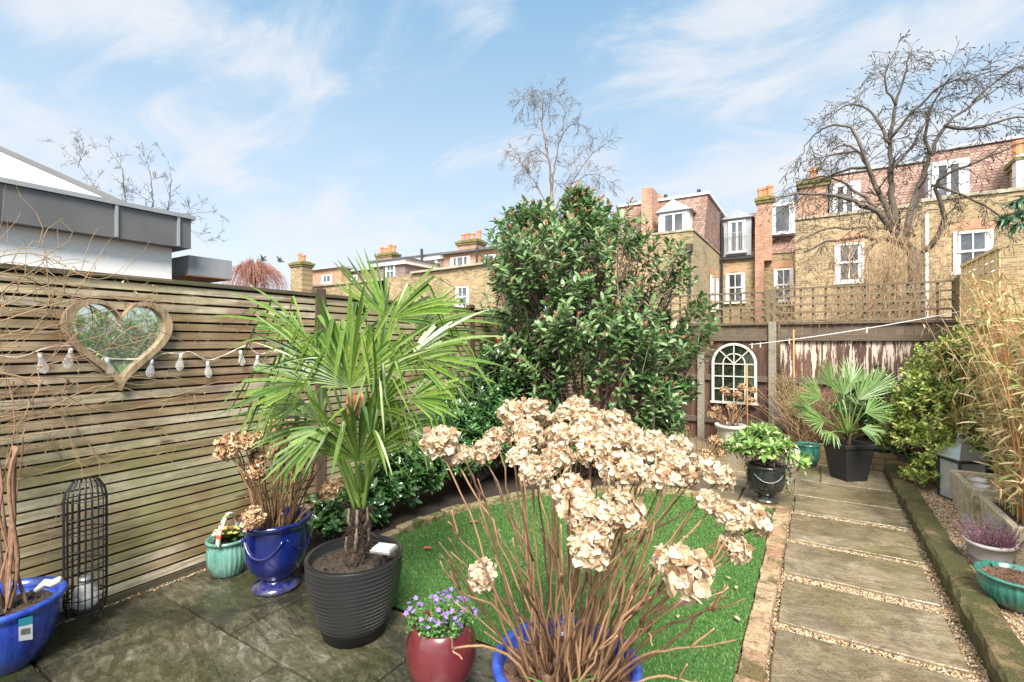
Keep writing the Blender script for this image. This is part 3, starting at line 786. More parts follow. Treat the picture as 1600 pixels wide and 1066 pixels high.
# --- house with the big right outrigger
hB = thing('terraced_house', 'yellow brick terraced house with twin chimney stacks behind the bare fruit tree', 'house', (0, 24, 0))
xb0, xb1 = XY(1243, Y0), XY(1440, Y0)
q = MB(); q.box(xm + .001, xb0 + .1, Y1, Y1 + .3, 0, 5.85); q.build('rear_wall', M_STOCK, hB)
window(hB, XY(1209, Y1), XY(1240, Y1), ZY(1225, 470, Y1), ZY(1225, 420, Y1), Y1)
q = MB(); q.prism([(Y1 - .05, 5.86), (Y1 + 1.2, 8.6), (Y1 + 1.2, 5.86)], xm, xb0, 'x'); q.build('roof_slope', M_TILE, hB)
q = MB(); q.box(XY(1203, Y1), XY(1242, Y1), Y1 - .05, Y1 + 1.5, 6.75, 8.35); q.build('dormer', M_WHITE, hB)
window(hB, XY(1206, Y1), XY(1240, Y1), 6.85, 8.25, Y1 - .055, 'plain', False)
chimney(hB, XY(1184, Y1), XY(1207, Y1), Y1 - .3, Y1 + .6, 5.5, ZY(1195, 310, Y1) - .3, 3, seed=3)
q = MB(); q.box(xm - .15, xm + .25, Y1 - .35, Y1 - .01, 0, 7.8); q.build('party_wall', M_RED, hB)
q = MB(); q.box(xb0, xb1, Y0, Y0 + .3, 0, 6.0); q.build('wall', M_STOCK, hB)
q = MB(); q.prism([(Y0 + .302, 0), (Y0 + .302, 5.98), (Y1, 5.98), (Y1, 0)], xb0, xb0 + .3, 'x'); q.build('side_wall', M_STOCKX, hB)
q = MB(); q.box(xb0 - .04, xb1, Y0 - .05, Y0 + .34, 6.002, 6.10); q.build('coping', M_STONE, hB)
window(hB, XY(1304, Y0), XY(1350, Y0), ZY(1327, 440, Y0), ZY(1327, 380, Y0), Y0)
q = MB(); q.box(xb0 + .31, xb1, Y0 + .31, Y0 + 9, 5.7, 5.9); q.build('flat_roof', M_ROOFG, hB)
ym = 22.6
q = MB(); q.prism([(ym, 5.91), (ym + 1.0, 8.2), (30, 8.2), (30, 5.91)], XY(1290, ym), xb1 + .5, 'x'); q.build('mansard_roof', M_TILE, hB)
q = MB(); q.box(XY(1290, ym), xb1 + .5, ym + .9, 30, 8.201, 8.30); q.build('roof_edge', M_LEAD, hB)
q = MB(); a, b = XY(1296, 22.4), XY(1345, 22.4); q.box(a, b, 22.4, 24, 6.0, 7.55); q.build('dormer', M_LEAD, hB)
window(hB, a + .1, b - .1, 6.2, 7.45, 22.395, 'casement', False)
chimney(hB, XY(1250, 22.4), XY(1293, 22.4), 22.0, 22.9, 5.9, ZY(1270, 296, 22.4), 1, seed=8)
# --- next house to the right
hC = thing('terraced_house', 'brick terraced house with arched sash window at the right edge behind the bamboo', 'house', (6, 24, 0))
q = MB(); q.box(xb1 + .002, 10, Y0 - .02, Y0 + .3, 0, 6.12); q.build('wall', M_STOCK, hC)
q = MB(); q.box(xb1 - .02, 10, Y0 - .07, Y0 + .34, 6.122, 6.24); q.build('coping', M_STONE, hC)
window(hC, XY(1489, Y0), XY(1551, Y0), ZY(1520, 424, Y0), ZY(1520, 361, Y0), Y0 - .02)
q = MB(); q.tube([(xb1 + .12, Y0 - .1, 0), (xb1 + .12, Y0 - .1, 5.7)], .05, 6); q.build('downpipe', M_WHITE, hC)
q = MB(); q.prism([(ym, 6.0), (ym + 1.0, 8.5), (30, 8.5), (30, 6.0)], xb1 + .6, 12, 'x'); q.build('mansard_roof', M_TILE, hC)
q = MB(); q.box(xb1 + .6, 12, ym + .9, 30, 8.502, 8.62); q.build('roof_edge', M_LEAD, hC)
q = MB(); a, b = XY(1450, 22.4), XY(1515, 22.4); q.box(a, b, 22.4, 24, 6.15, 7.8); q.build('dormer', M_LEAD, hC)
window(hC, a + .1, b - .1, 6.3, 7.7, 22.395, 'casement', False)
chimney(hC, XY(1585, 22.4), XY(1640, 22.4), 22.0, 22.9, 6.0, ZY(1600, 262, 22.4), 4, seed=5)
q = MB(); a, b = XY(1588, 21.9), XY(1680, 21.9); q.box(a, b, 21.9, 22.3, 6.25, 7.5); q.build('white_dormer', M_WHITE, hC)

# --- houses left of the bush
hD = thing('terraced_house', 'brick house with brown tiled box dormer and mossy chimney left of the bush', 'house', (-18, 22, 0))
def zz2(px, py, Y): return ZY(px, py, Y)
YD = 21.0
a, b = XY(600, YD), XY(775, YD)
q = MB(); q.add([(a, YD, 0), (b, YD, 0), (b, YD, ZY(775, 411, YD)), (XY(644, YD), YD, ZY(644, 428, YD)), (a, YD, ZY(644, 428, YD) - .05), (a, YD + 5, 0), (b, YD + 5, 0), (b, YD + 5, 5.6), (a, YD + 5, 5.3)],
                [(0, 1, 2, 3, 4), (1, 6, 7, 2), (0, 4, 8, 5), (4, 3, 2, 7, 8)]); q.fixn = True; q.build('wall', M_STOCK, hD)
q = MB(); q.bar((XY(644, YD), YD - .02, ZY(644, 428, YD) + .05), (b, YD - .02, ZY(775, 411, YD) + .05), .3, .12); q.build('coping', M_STONE, hD)
window(hD, XY(713, YD), XY(733, YD), ZY(722, 480, YD), ZY(722, 448, YD), YD - .01)
YE = 22.0
a, b = XY(582, YE), XY(633, YE); zt = ZY(600, 409, YE)
q = MB(); q.box(a, b, YE, YE + 5, 3, zt - .3); q.build('box_dormer', M_SLATE, hD)
q = MB(); q.box(a - .15, b + .15, YE - .15, YE + 5, zt - .298, zt); q.build('white_fascia', M_WHITE, hD)
q = MB(); q.box(a - .25, b + .25, YE - .25, YE + 5, zt + .002, zt + .1); q.build('roof_edge', M_ROOFG, hD)
window(hD, XY(603, YE), XY(618, YE), ZY(610, 436, YE), ZY(610, 412, YE), YE - .01, 'sash', False)
chimney(hD, XY(588, 26), XY(612, 26), 26, 26.8, 5, ZY(600, 402, 26), 5, seed=9)
q = MB(); a, b = XY(634, 25), XY(692, 25); zt = ZY(680, 399, 25); q.box(a, b, 25, 29, 3, zt - .3); q.build('rear_dormer', M_SLATE, hD)
q = MB(); q.box(a - .1, b + .1, 24.85, 29, zt - .298, zt); q.build('white_fascia', M_WHITE, hD)
q = MB(); q.box(a - .15, b + .15, 24.75, 29, zt + .001, zt + .09); q.build('roof_edge', M_ROOFG, hD)
window(hD, XY(660, 25), XY(684, 25), ZY(672, 421, 25), ZY(672, 406, 25), 24.99, 'casement', False)
a, b = XY(693, 25), XY(800, 25); zt = ZY(720, 396, 25); q = MB(); q.box(a, b, 25, 29, 3, zt); q.build('red_dormer', M_RED, hD)
q = MB(); q.box(a - .1, b + .1, 24.7, 29, zt + .001, zt + .14); q.build('roof_edge', M_ROOFG, hD)
window(hD, XY(704, 25), XY(735, 25), ZY(720, 417, 25), ZY(720, 401, 25), 24.99, 'casement', False)
window(hD, XY(755, 25), XY(775, 25), ZY(765, 424, 25), ZY(765, 398, 25), 24.99, 'casement', False)
chimney(hD, XY(720, 26), XY(750, 26), 25.6, 26.6, 5, ZY(735, 384, 26), 4, seed=4)
q = MB(); xx = XY(659, 24.6); q.tube([(xx, 24.6, 5.2), (xx, 24.6, ZY(659, 389, 24.6))], .09, 6); xx = XY(745, 24.6); q.tube([(xx, 24.6, 5.2), (xx, 24.6, ZY(745, 386, 24.6))], .07, 6); q.build('vent_pipe', M_BLACKP, hD)

hE = thing('terraced_house', 'far red box dormer house with yellow brick wing and tall brick stack', 'house', (-28, 24, 0))
YF = 22.0
a, b = XY(474, YF), XY(600, YF)
q = MB(); q.box(a, b, YF, YF + 5, 0, ZY(520, 446, YF)); q.build('wall', M_STOCK, hE)
q = MB(); q.box(a - .1, b, YF - .1, YF + 5, ZY(520, 446, YF) + .001, ZY(520, 443, YF)); q.build('coping', M_STONE, hE)
YG = 25.0
a, b = XY(479, YG), XY(533, YG); zt = ZY(500, 422, YG)
q = MB(); q.box(a, b, YG, YG + 4, 3, zt); q.build('box_dormer', M_RED, hE)
q = MB(); q.box(a - .15, b + .2, YG - .2, YG + 4, zt + .001, zt + .15); q.build('roof_edge', M_LEAD, hE)
window(hE, XY(503, YG), XY(519, YG), ZY(510, 442, YG), ZY(510, 430, YG), YG - .01, 'casement', False)
a, b = XY(534, YG), XY(583, YG); zt = ZY(555, 420, YG)
q = MB(); q.box(a, b, YG + 1, YG + 4, 3, zt); q.build('tiled_dormer', M_TILE, hE)
q = MB(); q.box(a, b + .2, YG + .8, YG + 4, zt + .001, zt + .15); q.build('roof_edge', M_LEAD, hE)
window(hE, XY(534, YG), XY(544, YG), ZY(540, 440, YG), ZY(540, 428, YG), YG + .9, 'casement', False)
chimney(hE, XY(454, 20), XY(472, 20), 20, 20.8, 0, ZY(462, 417, 20), 2, M_STOCK, seed=2)
# ================================================================ plant helpers
M_BARK = plain('bark', (0.16, 0.115, 0.085), 0.85, .35, 40, .5)
M_BARKG = plain('grey_bark', (0.095, 0.078, 0.058), 0.85, .45, 25, .5)
M_TWIG = plain('pale_twig', (0.30, 0.20, 0.11), 0.8, .4, 20, .3)
M_TWIGR = plain('reddish_twig', (0.28, 0.13, 0.095), 0.8, .35, 20, .3)
def nvec(a):
    a = np.asarray(a, float); return a / (np.linalg.norm(a) + 1e-9)
def curve(p, q, sag=0.0, n=8, wob=0.0, rg=rnd):
    p = np.array(p, float); q = np.array(q, float); t = np.linspace(0, 1, n)[:, None]
    P = p + (q - p) * t; P[:, 2] -= (4 * sag * t * (1 - t))[:, 0]
    if wob:
        for _ in range(2):
            d = np.array([rg.gauss(0, 1) for _ in range(3)]) * wob
            P += d * np.sin(t * PI * rg.choice((1, 2, 3)))
    return P
def grow(mb, p, d, L, r, depth, rg, kids=4, ang=.75, ratio=.6, up=.15, wob=.16, buds=None, nseg=5, minr=.0012):
    P = [np.array(p, float)]; d = nvec(d)
    for i in range(nseg):
        d = nvec(d + np.array([rg.gauss(0, wob), rg.gauss(0, wob), rg.gauss(0, wob) + up * .25]))
        P.append(P[-1] + d * L / nseg)
    mb.tube(P, [r, max(minr, r * .45)], 5 if r > .012 else 3, cap=False)
    if depth == 0:
        if buds is not None: buds.append((P[-1], d))
        return
    for k in range(kids):
        s = rg.uniform(.25, 1.0); i = min(nseg - 1, int(s * nseg)); b = P[i] + (P[i + 1] - P[i]) * (s * nseg - i)
        dd = nvec(P[i + 1] - P[i]); o = nvec(np.cross(dd, [rg.gauss(0, 1) for _ in range(3)]))
        a = ang * rg.uniform(.6, 1.25)
        grow(mb, b, dd * math.cos(a) + o * math.sin(a), L * ratio * rg.uniform(.6, 1.2), max(minr, r * .5), depth - 1, rg, kids, ang, ratio, up, wob, buds, max(3, nseg - 1), minr)
def limb(mb, pts, r0, r1, rg, tw=10, tl=.5, depth=2, up=.2, buds=None, kids=3, start=.15, ang=.9, wob=.18, minr=.0012):
    P = np.array(pts, float)
    cum = np.concatenate([[0], np.cumsum(np.linalg.norm(np.diff(P, axis=0), axis=1))])
    n = max(6, int(cum[-1] / .12)); s = np.linspace(0, cum[-1], n)
    Q = np.stack([np.interp(s, cum, P[:, k]) for k in range(3)], 1)
    for _ in range(2): Q[1:-1] = (Q[:-2] + 2 * Q[1:-1] + Q[2:]) / 4
    Q[1:-1] += np.array([[rg.gauss(0, .012) for _ in range(3)] for _ in range(n - 2)]) * min(1, cum[-1])
    mb.tube(Q, [r0, r1], 7, cap=True)
    for k in range(tw):
        t = start + (1 - start) * (k + rg.random()) / tw; i = min(n - 2, int(t * (n - 1)))
        dd = nvec(Q[i + 1] - Q[i]); o = nvec(np.cross(dd, [rg.gauss(0, 1) for _ in range(3)]) + np.array((0, 0, .25)))
        a = ang * rg.uniform(.6, 1.2); rr = (r0 + (r1 - r0) * t) * .5
        grow(mb, Q[i], dd * math.cos(a) + o * math.sin(a), tl * rg.uniform(.5, 1.2), max(.003, rr * .7), depth, rg, kids, .75, .6, up, wob, buds, 5, minr)
def shoots(lv, st, tips, n=16, ll=.08, lw=.035, span=.22, spread=1.1, rg=nrg, tmpl=LEAF, droop=.15, r=.003):
    """tips: list of (point, direction). leaves spiral round the last `span` metres of each shoot"""
    Ps, As, Ns = [], [], []
    for p, d in tips:
        p = np.asarray(p, float); d = nvec(d)
        o = nvec(np.cross(d, (0.3, 0.9, 0.2))); o2 = np.cross(d, o)
        ph = rg.uniform(0, 6.28)
        base = p - d * span
        if st is not None: st.tube([base - d * span * .8 - np.array((0, 0, .03)), base, p], [r * 1.5, r * .6], 3, cap=False)
        for i in range(n):
            s = (i + .5) / n; a = ph + i * 2.4
            rad = o * math.cos(a) + o2 * math.sin(a)
            tilt = spread * (1.15 - .55 * s)
            A = d * math.cos(tilt) + rad * math.sin(tilt) + np.array((0, 0, -droop * (1 - s * .5))) + rg.normal(0, .10, 3)
            N = d * math.sin(tilt) - rad * math.cos(tilt) + np.array((0, 0, .4)) + rg.normal(0, .15, 3)
            Ps.append(base + d * span * s); As.append(A); Ns.append(N)
    m = len(Ps)
    sc = rg.uniform(.6, 1.15, m)
    lv.leaves(Ps, As, Ns, ll * sc, lw * sc * 2 * .5 * rg.uniform(.85, 1.15, m), tmpl)

# ================================================================ photinia (big evergreen bush)
M_PHOT = leafmat('photinia_leaf', [(0.045, 0.11, 0.026), (0.09, 0.19, 0.05), (0.15, 0.27, 0.08), (0.24, 0.36, 0.15), (0.40, 0.50, 0.28)], .38, .25, .5)
M_PHOTR = leafmat('red_leaf', [(0.42, 0.03, 0.03), (0.55, 0.08, 0.08)], .4, .2)
M_BUD = plain('russet_bud', (0.32, 0.12, 0.07), .8, .3, 60)
pc = np.array((-2.2, 5.17, 0.0))
ph = thing('photinia_bush', 'large glossy evergreen bush with many stems and russet tips beyond the lawn', 'bush', tuple(pc))
lv = MB(); st = MB(); bd = MB(); rdl = MB()
rg = random.Random(21)
stems = []
for k in range(17):
    a = rg.uniform(0, 6.28); rr = rg.uniform(.05, .35)
    b = pc + np.array((math.cos(a) * rr, math.sin(a) * rr * .8, 0.02))
    a2 = a + rg.uniform(-.4, .4); R = rg.uniform(.35, 1.15)
    t_ = pc + np.array((math.cos(a2) * R, math.sin(a2) * R * .8, rg.uniform(1.7, 2.7)))
    P = curve(b, t_, rg.uniform(-.1, .02), 12, .06, rg); stems.append(P); st.tube(P, [.024, .007], 6)
SP = np.concatenate(stems)
def crown_r(z):      # half width of the crown at height z
    return np.interp(z, [.35, .7, 1.1, 1.6, 2.1, 2.5, 2.85, 3.1, 3.35], [.85, 1.05, 1.25, 1.40, 1.36, 1.18, .85, .45, .1])
tips = []
while len(tips) < 1150:
    z = rg.uniform(.55, 3.15); a = rg.uniform(0, 2 * PI); f = math.sqrt(rg.uniform(.12, 1.0)); R = crown_r(z)
    q_ = np.array((math.cos(a) * R * f, math.sin(a) * R * f * .8, z))
    lump = mnoise.noise(Vector(q_ * 1.6 + np.array((8.3, 2.1, 5.7))))
    if lump < (-.20 if z < 1.9 else -.03) or (z < 1.25 and (f < .75 or rg.random() < .45)): continue
    q_[:2] *= 1 + .22 * lump; q_[:2] -= RV[:2] * .22 * max(0, z - 1.6); q_[2] += .10 * lump
    d = np.array((math.cos(a) * f * .75, math.sin(a) * f * .75, .85 + .25 * rg.random())) + np.array([rg.gauss(0, .25) for _ in range(3)])
    tips.append((pc + q_, nvec(d)))
for _ in range(95):
    a = rg.uniform(0, 6.28); R = rg.uniform(.1, 1.05); tips.append((pc - RV * .22 + np.array((math.cos(a) * R, math.sin(a) * R * .7, 2.80 - .55 * R * R + rg.uniform(-.05, .30))), nvec((math.cos(a) * .2, math.sin(a) * .2, 1))))
for px, py, dd in ((985, 318, 5.2), (790, 330, 5.4), (820, 315, 5.3), (905, 290, 5.3), (938, 330, 5.2), (870, 330, 5.5), (855, 318, 5.3), (1045, 375, 5.1), (920, 305, 5.5), (765, 365, 5.5), (1072, 425, 5.0), (965, 345, 5.2), (890, 300, 5.4)):
    tips.append((S(px, py, dd), nvec((rg.gauss(0, .15), rg.gauss(0, .1), 1))))
for p, d in tips:
    j = np.argmin(np.linalg.norm(SP - (p - d * .5), axis=1))
    st.tube(curve(SP[j], p - d * .2, -.03, 5, .02, rg), [.006, .003], 3, cap=False)
    if rg.random() < .34:
        bd.tube([p, p + d * .035, p + d * .07], [.007, .009, .003], 5)
        for _ in range(4):
            o = np.array([rg.gauss(0, .013) for _ in range(3)]); bd.tube([p + d * .02, p + d * .05 + o], [.003, .005], 4)
shoots(lv, st, tips, 14, .10, .046, .24, 1.15, droop=.22)
rt = [tips[i] for i in range(0, 1200, 110)]
m = len(rt); rdl.leaves([p for p, d in rt], [d + np.array([rg.gauss(0, .5) for _ in range(3)]) for p, d in rt], [(rg.gauss(0, .4), -1, .4) for _ in rt], .10, .04, LEAF)
lv.build('foliage', M_PHOT, ph); st.build('stems', M_BARK, ph, True); bd.build('buds', M_BUD, ph, True); rdl.build('red_leaves', M_PHOTR, ph)

# ================================================================ low shrubs of the left bed
M_CAM = leafmat('dark_glossy_leaf', [(0.018, 0.055, 0.014), (0.032, 0.10, 0.022), (0.055, 0.16, 0.032), (0.09, 0.22, 0.05), (0.18, 0.30, 0.13)], .2, .14, .9)
def shrub(name, label, base, lobes, ntips, mat, n=14, ll=.07, lw=.034, span=.12, stemm=None, seed=1, tmpl=LEAF, spread=1.15, droop=.1, group=None, updir=.6, cat='shrub', r=.0025, sz=0.02):
    o = thing(name, label, cat, base, group); rg = random.Random(seed); ng = np.random.default_rng(seed)
    lv = MB(); st = MB(); tips = []
    base = np.array(base, float)
    tot = sum(l[3] * l[4] * l[5] for l in lobes)
    for (x, y, z, rx, ry, rz) in lobes:
        for _ in range(int(ntips * rx * ry * rz / tot)):
            v = np.array([rg.gauss(0, 1) for _ in range(3)]); v /= np.linalg.norm(v)
            if v[2] < -.35: v[2] *= -.5
            f = rg.uniform(.45, 1.0) ** .6; c = np.array((x, y, z))
            q_ = c + v * f * np.array((rx, ry, rz))
            if q_[2] < .05: continue
            tips.append((q_, nvec(v * .8 + np.array((0, 0, updir)) + np.array([rg.gauss(0, .2) for _ in range(3)]))))
    for p, d in tips[::3]:
        st.tube(curve(base + np.array((rg.gauss(0, .04), rg.gauss(0, .04), sz)), p - d * span, -.04, 6, .02, rg), [.007, .003], 4, cap=False)
    shoots(lv, st, tips, n, ll, lw, span, spread, ng, tmpl, droop, r)
    lv.build('foliage', mat, o); st.build('stems', stemm or M_BARK, o, True)
    return o
shrub('evergreen_shrub', 'dark glossy leaved shrub behind the palm against the slatted fence', (-3.05, 4.1, 0.03),
      [(-3.05, 4.0, .65, .38, .5, .55), (-2.95, 4.5, .9, .42, .45, .6), (-2.95, 3.55, .45, .32, .4, .42), (-2.8, 4.3, .4, .36, .4, .35), (-2.55, 4.65, .5, .4, .35, .45), (-2.85, 3.7, .42, .28, .42, .40), (-2.72, 4.15, .42, .28, .35, .42)], 1150, M_CAM, 12, .075, .036, .12, seed=5)
shrub('evergreen_shrub', 'low dark shrub hugging the bed edge behind the woven black pot', (-3.1, 2.75, 0.03),
      [(-3.05, 2.5, .18, .27, .4, .24), (-3.05, 2.9, .28, .29, .4, .34), (-2.98, 3.25, .32, .27, .4, .34)], 330, M_CAM, 11, .072, .036, .10, seed=6)
shrub('evergreen_shrub', 'broad low evergreen under the big bush with hydrangea heads in front', (-2.2, 4.9, 0.03),
      [(-2.45, 4.45, .42, .34, .32, .42), (-2.3, 4.6, .36, .38, .32, .36), (-1.95, 4.9, .38, .4, .3, .34), (-1.6, 5.1, .36, .35, .3, .34), (-1.45, 5.4, .5, .3, .35, .42), (-1.35, 5.6, .95, .3, .3, .35)], 480, M_CAM, 12, .07, .034, .12, seed=8)

# ================================================================ trachycarpus palms
M_PALM = leafmat('palm_leaf', [(0.034, 0.085, 0.010), (0.075, 0.155, 0.016), (0.125, 0.225, 0.028), (0.20, 0.29, 0.05), (0.34, 0.40, 0.17)], .32, .2, .6)
M_PALMH = leafmat('young_palm_leaf', [(0.08, 0.17, 0.04), (0.15, 0.27, 0.07), (0.25, 0.38, 0.13), (0.40, 0.52, 0.24)], .4, .25, .5)
M_PETI = plain('palm_petiole', (0.13, 0.21, 0.045), .4, .2, 15)
M_FIBRE = plain('palm_fibre', (0.055, 0.034, 0.022), .95, .5, 90, 1.0)
def frond(parent, hub, axis, facing, crown, L, nseg=26, spread=2.6, bend=.9, wid=.03, rg=rnd, mat=None, fold=.5):
    """a fan leaf: narrow V-folded segments radiating from the hub, fused near it, tips bending over"""
    hub = np.array(hub, float); A = nvec(axis); N = np.array(facing, float); N = nvec(N - A * np.dot(N, A)); B = np.cross(A, N)
    mb = MB(); K = 10
    for i in range(nseg):
        s = (i + .5) / nseg * 2 - 1; phi = s * spread / 2
        d = A * math.cos(phi) + B * math.sin(phi); sd = -A * math.sin(phi) + B * math.cos(phi)
        Ls = L * (1 - .32 * abs(s) ** 2) * rg.uniform(.88, 1.08)
        cup = .10 * L * (1 - abs(s)) 
        kink = rg.uniform(.36, .68); bd_ = bend * rg.uniform(.5, 2.6) if rg.random() < .78 else bend * .1
        p = hub.copy(); V = []; dirn = d.copy()
        step = Ls / K
        g_ = 0; folded = False
        for k in range(K + 1):
            t = k / K
            w_ = min(2 * math.sin(spread / nseg / 2) * min(t, .42) * Ls * 1.02, wid) if t < .65 else min(2 * math.sin(spread / nseg / 2) * .42 * Ls * 1.02, wid) * (1 - ((t - .65) / .35) ** 1.5) + .002
            w_ = min(w_, wid)
            nn = nvec(np.cross(sd, dirn)); nn = nn * (1 if np.dot(nn, N) > 0 else -1)
            hgt = w_ * .5 * fold * (1 if i % 2 == 0 else 1)
            V += [p - sd * w_ / 2 - nn * hgt * .0, p - nn * hgt, p + sd * w_ / 2]
            if t > kink and not folded and bd_ > bend * .5 and bend > .45:
                dirn = nvec(dirn * .55 + np.array((0, 0, -1)) * min(1.3, bd_ * .75)); folded = True
            g_ = .10 if folded else bend * .05
            dirn = nvec(dirn + np.array((0, 0, -1)) * g_ * (1 - .7 * max(0, -dirn[2])) + np.array([rg.gauss(0, .015) for _ in range(3)]))
            p = p + dirn * step
        F = []
        for k in range(K): F += [(k * 3, k * 3 + 1, k * 3 + 4, k * 3 + 3), (k * 3 + 1, k * 3 + 2, k * 3 + 5, k * 3 + 4)]
        mb.add(V, F)
    f = mb.build('frond', mat or M_PALM, parent)
    pt = MB(); c = np.array(crown, float); mid = (c + hub) / 2 + np.array((0, 0, .06)) * np.linalg.norm(hub - c)
    t = np.linspace(0, 1, 8)[:, None]; P = c * (1 - t) ** 2 + mid * 2 * t * (1 - t) + hub * t ** 2
    pt.tube(P, [.011, .006], 6); pt.build('petiole', M_PETI, f, True)
    return f
def camdir(r, u, t):      # right, up, towards the camera
    return RV * r + UV * u - FV * t

# --- pots
def coat(name, c1, c2, rough=.2, sc=3.0, streak=True):
    def f(t):
        p = t.obj(); a = t.noise(t.map(p, (9, 9, 1.5)) if streak else p, sc, 5, .7)
        c = t.mix(t.ramp(a, [(.35, 0), (.68, 1)]), c1, c2)
        dz = t.ramp(t.noise(p, 14, 5, .75), [(.62, 0), (.72, .3)])
        c = t.mix(dz, c, tuple(min(1, x * .6 + .1) for x in c2)); hh_ = t.n('ShaderNodeSeparateXYZ', {0: p}).outputs[2]; mud = t.ramp(t.math('ADD', t.math('MULTIPLY', hh_, 3.0), t.math('MULTIPLY', t.noise(p, 18, 5, .7), 1.0)), [(.42, .75), (.72, 0)]); c = t.mix(mud, c, (.11, .09, .06))
        return pbsdf(t, c, t.ramp(t.noise(p, 6, 4), [(.3, rough * .7), (.7, rough * 1.8)]), a, .12, .006, Coat_Weight=.5, Coat_Roughness=.08)
    return material(name, f)
M_BLUE = coat('blue_glaze', (0.003, 0.007, 0.055), (0.007, 0.016, 0.15), .12)
M_BLUEL = coat('bright_blue_glaze', (0.012, 0.03, 0.24), (0.04, 0.10, 0.45), .15)
M_CELA = coat('celadon_glaze', (0.055, 0.17, 0.14), (0.16, 0.33, 0.27), .18)
M_TEAL = coat('teal_glaze', (0.015, 0.11, 0.085), (0.06, 0.22, 0.17), .18)
M_BURG = coat('burgundy_glaze', (0.085, 0.012, 0.016), (0.16, 0.028, 0.034), .22, 1.5, False)
M_BLKG = coat('black_glaze', (0.010, 0.012, 0.012), (0.03, 0.033, 0.033), .15)
M_BLKP = plain('black_plastic', (0.022, 0.022, 0.024), .55, .2, 6, .1)
M_GREYP = plain('grey_plastic', (0.36, 0.34, 0.33), .45, .08, 8, .08)
M_WHITEP = plain('pale_pot', (0.52, 0.50, 0.44), .7, .15, 8, .1)
M_BROWNP = plain('brown_pot', (0.16, 0.12, 0.09), .6, .3, 8)
def soil_disc(parent, c, r, z, sx=1, sy=1, rot=0, seed=1, mat=None):
    rg = random.Random(seed); m = MB(); n = 20; V = [(c[0], c[1], z + .012)]; R = 6
    for k in range(1, R + 1):
        for i in range(n):
            a = 2 * PI * i / n; x = r * k / R * math.cos(a) * sx; y = r * k / R * math.sin(a) * sy
            V.append((c[0] + x * math.cos(rot) - y * math.sin(rot), c[1] + x * math.sin(rot) + y * math.cos(rot), z + rg.uniform(-.009, .012) * (k < R)))
    F = [(0, 1 + i, 1 + (i + 1) % n) for i in range(n)]
    for k in range(R - 1):
        for i in range(n): F.append((1 + k * n + i, 1 + (k + 1) * n + i, 1 + (k + 1) * n + (i + 1) % n, 1 + k * n + (i + 1) % n))
    m.add(V, F)
    for _ in range(int(260 * r / .2)):     # clods and bark chips
        a = rg.uniform(0, 6.28); q_ = r * .92 * math.sqrt(rg.random()); x, y = c[0] + q_ * math.cos(a) * sx, c[1] + q_ * math.sin(a) * sy
        s = rg.uniform(.003, .010)
        m.leaves([(x, y, z + .006)], [(rg.gauss(0, 1), rg.gauss(0, 1), rg.gauss(0, .5))], [(rg.gauss(0, .6), rg.gauss(0, .6), 1)], s * 3, s * 1.8, LEAFS)
    return m.build('soil', mat or M_SOIL, parent)

# ---- big palm in the woven pot
pz = np.array((*G(556, 983)[:2], 0.0)); pz[:2] = (-2.02, 1.70)
palm = thing('potted_palm', 'tall fan palm in a large woven black pot in front of the fence', 'potted palm', tuple(pz))
def _weave(t):
    p = t.obj(); s = t.n('ShaderNodeSeparateXYZ', {0: p})
    ang = t.math('ARCTAN2', s.outputs[1], s.outputs[0])
    row = t.math('MULTIPLY', s.outputs[2], 48.0); fr = t.math('FRACT', row)
    tri = t.math('ABSOLUTE', t.math('SUBTRACT', fr, .5))
    zig = t.math('FRACT', t.math('ADD', t.math('MULTIPLY', ang, 20.0), t.math('MULTIPLY', tri, 3.2)))
    st_ = t.math('PINGPONG', zig, .5); band = t.ramp(tri, [(.0, .25), (.10, 1), (.42, 1), (.5, .1)])
    h = t.math('MULTIPLY', t.ramp(st_, [(.02, 0), (.3, 1)]), band)
    lo = t.ramp(s.outputs[2], [(.06, 0), (.10, 1)])
    h = t.math('MULTIPLY', h, lo)
    c = t.mix(h, (0.002, 0.002, 0.002), (0.034, 0.034, 0.036))
    return pbsdf(t, c, t.ramp(h, [(0, .6), (1, .33)]), h, 1.0, .012)
M_WEAVE = material('woven_black_resin', _weave)
q = MB(); q.lathe([(.135, 0), (.15, .005), (.185, .10), (.222, .22), (.238, .32), (.240, .385), (.243, .398), (.238, .408), (.222, .406), (.216, .395), (.214, .33)], 72, pz)
q.build('pot', M_WEAVE, palm, True)
soil_disc(palm, pz, .216, .358, seed=3)
q = MB(); rg = random.Random(4)
tb = pz + np.array((.0, 0, .35)); tc = S(565, 795, 2.53)
P = curve(tb, tc, 0, 10, .006, rg); q.tube(P, [.055, .036, .028, .025, .022], 10)
for _ in range(420):      # fibres and cut leaf bases
    s = rg.random(); i = int(s * 9); p = P[i] + (P[min(9, i + 1)] - P[i]) * rg.random(); a = rg.uniform(0, 6.28); o = np.array((math.cos(a), math.sin(a), 0))
    r_ = .045 * (1 - s) + .03 * s
    q.tube([p + o * r_ * .8, p + o * (r_ + .008) + np.array((rg.gauss(0, .012), rg.gauss(0, .012), rg.uniform(.0, .03))), p + o * (r_ + rg.uniform(.004, .035)) + np.array((rg.gauss(0, .02), rg.gauss(0, .02), rg.uniform(-.03, .05)))], [.0022, .001], 3, cap=False)
q.build('trunk', M_FIBRE, palm, True)
q = MB()
for _ in range(14):
    s = rg.uniform(.0, .8); p = P[int(s * 9)]; a = rg.uniform(0, 6.28); o = np.array((math.cos(a), math.sin(a), 0)); q.tube([p + o * .03, p + o * .055 + UV * .05, p + o * .05 + UV * .11], [.010, .007, .004], 5)
q.build('cut_leaf_base', M_BARK, palm, True)
rg = random.Random(12)
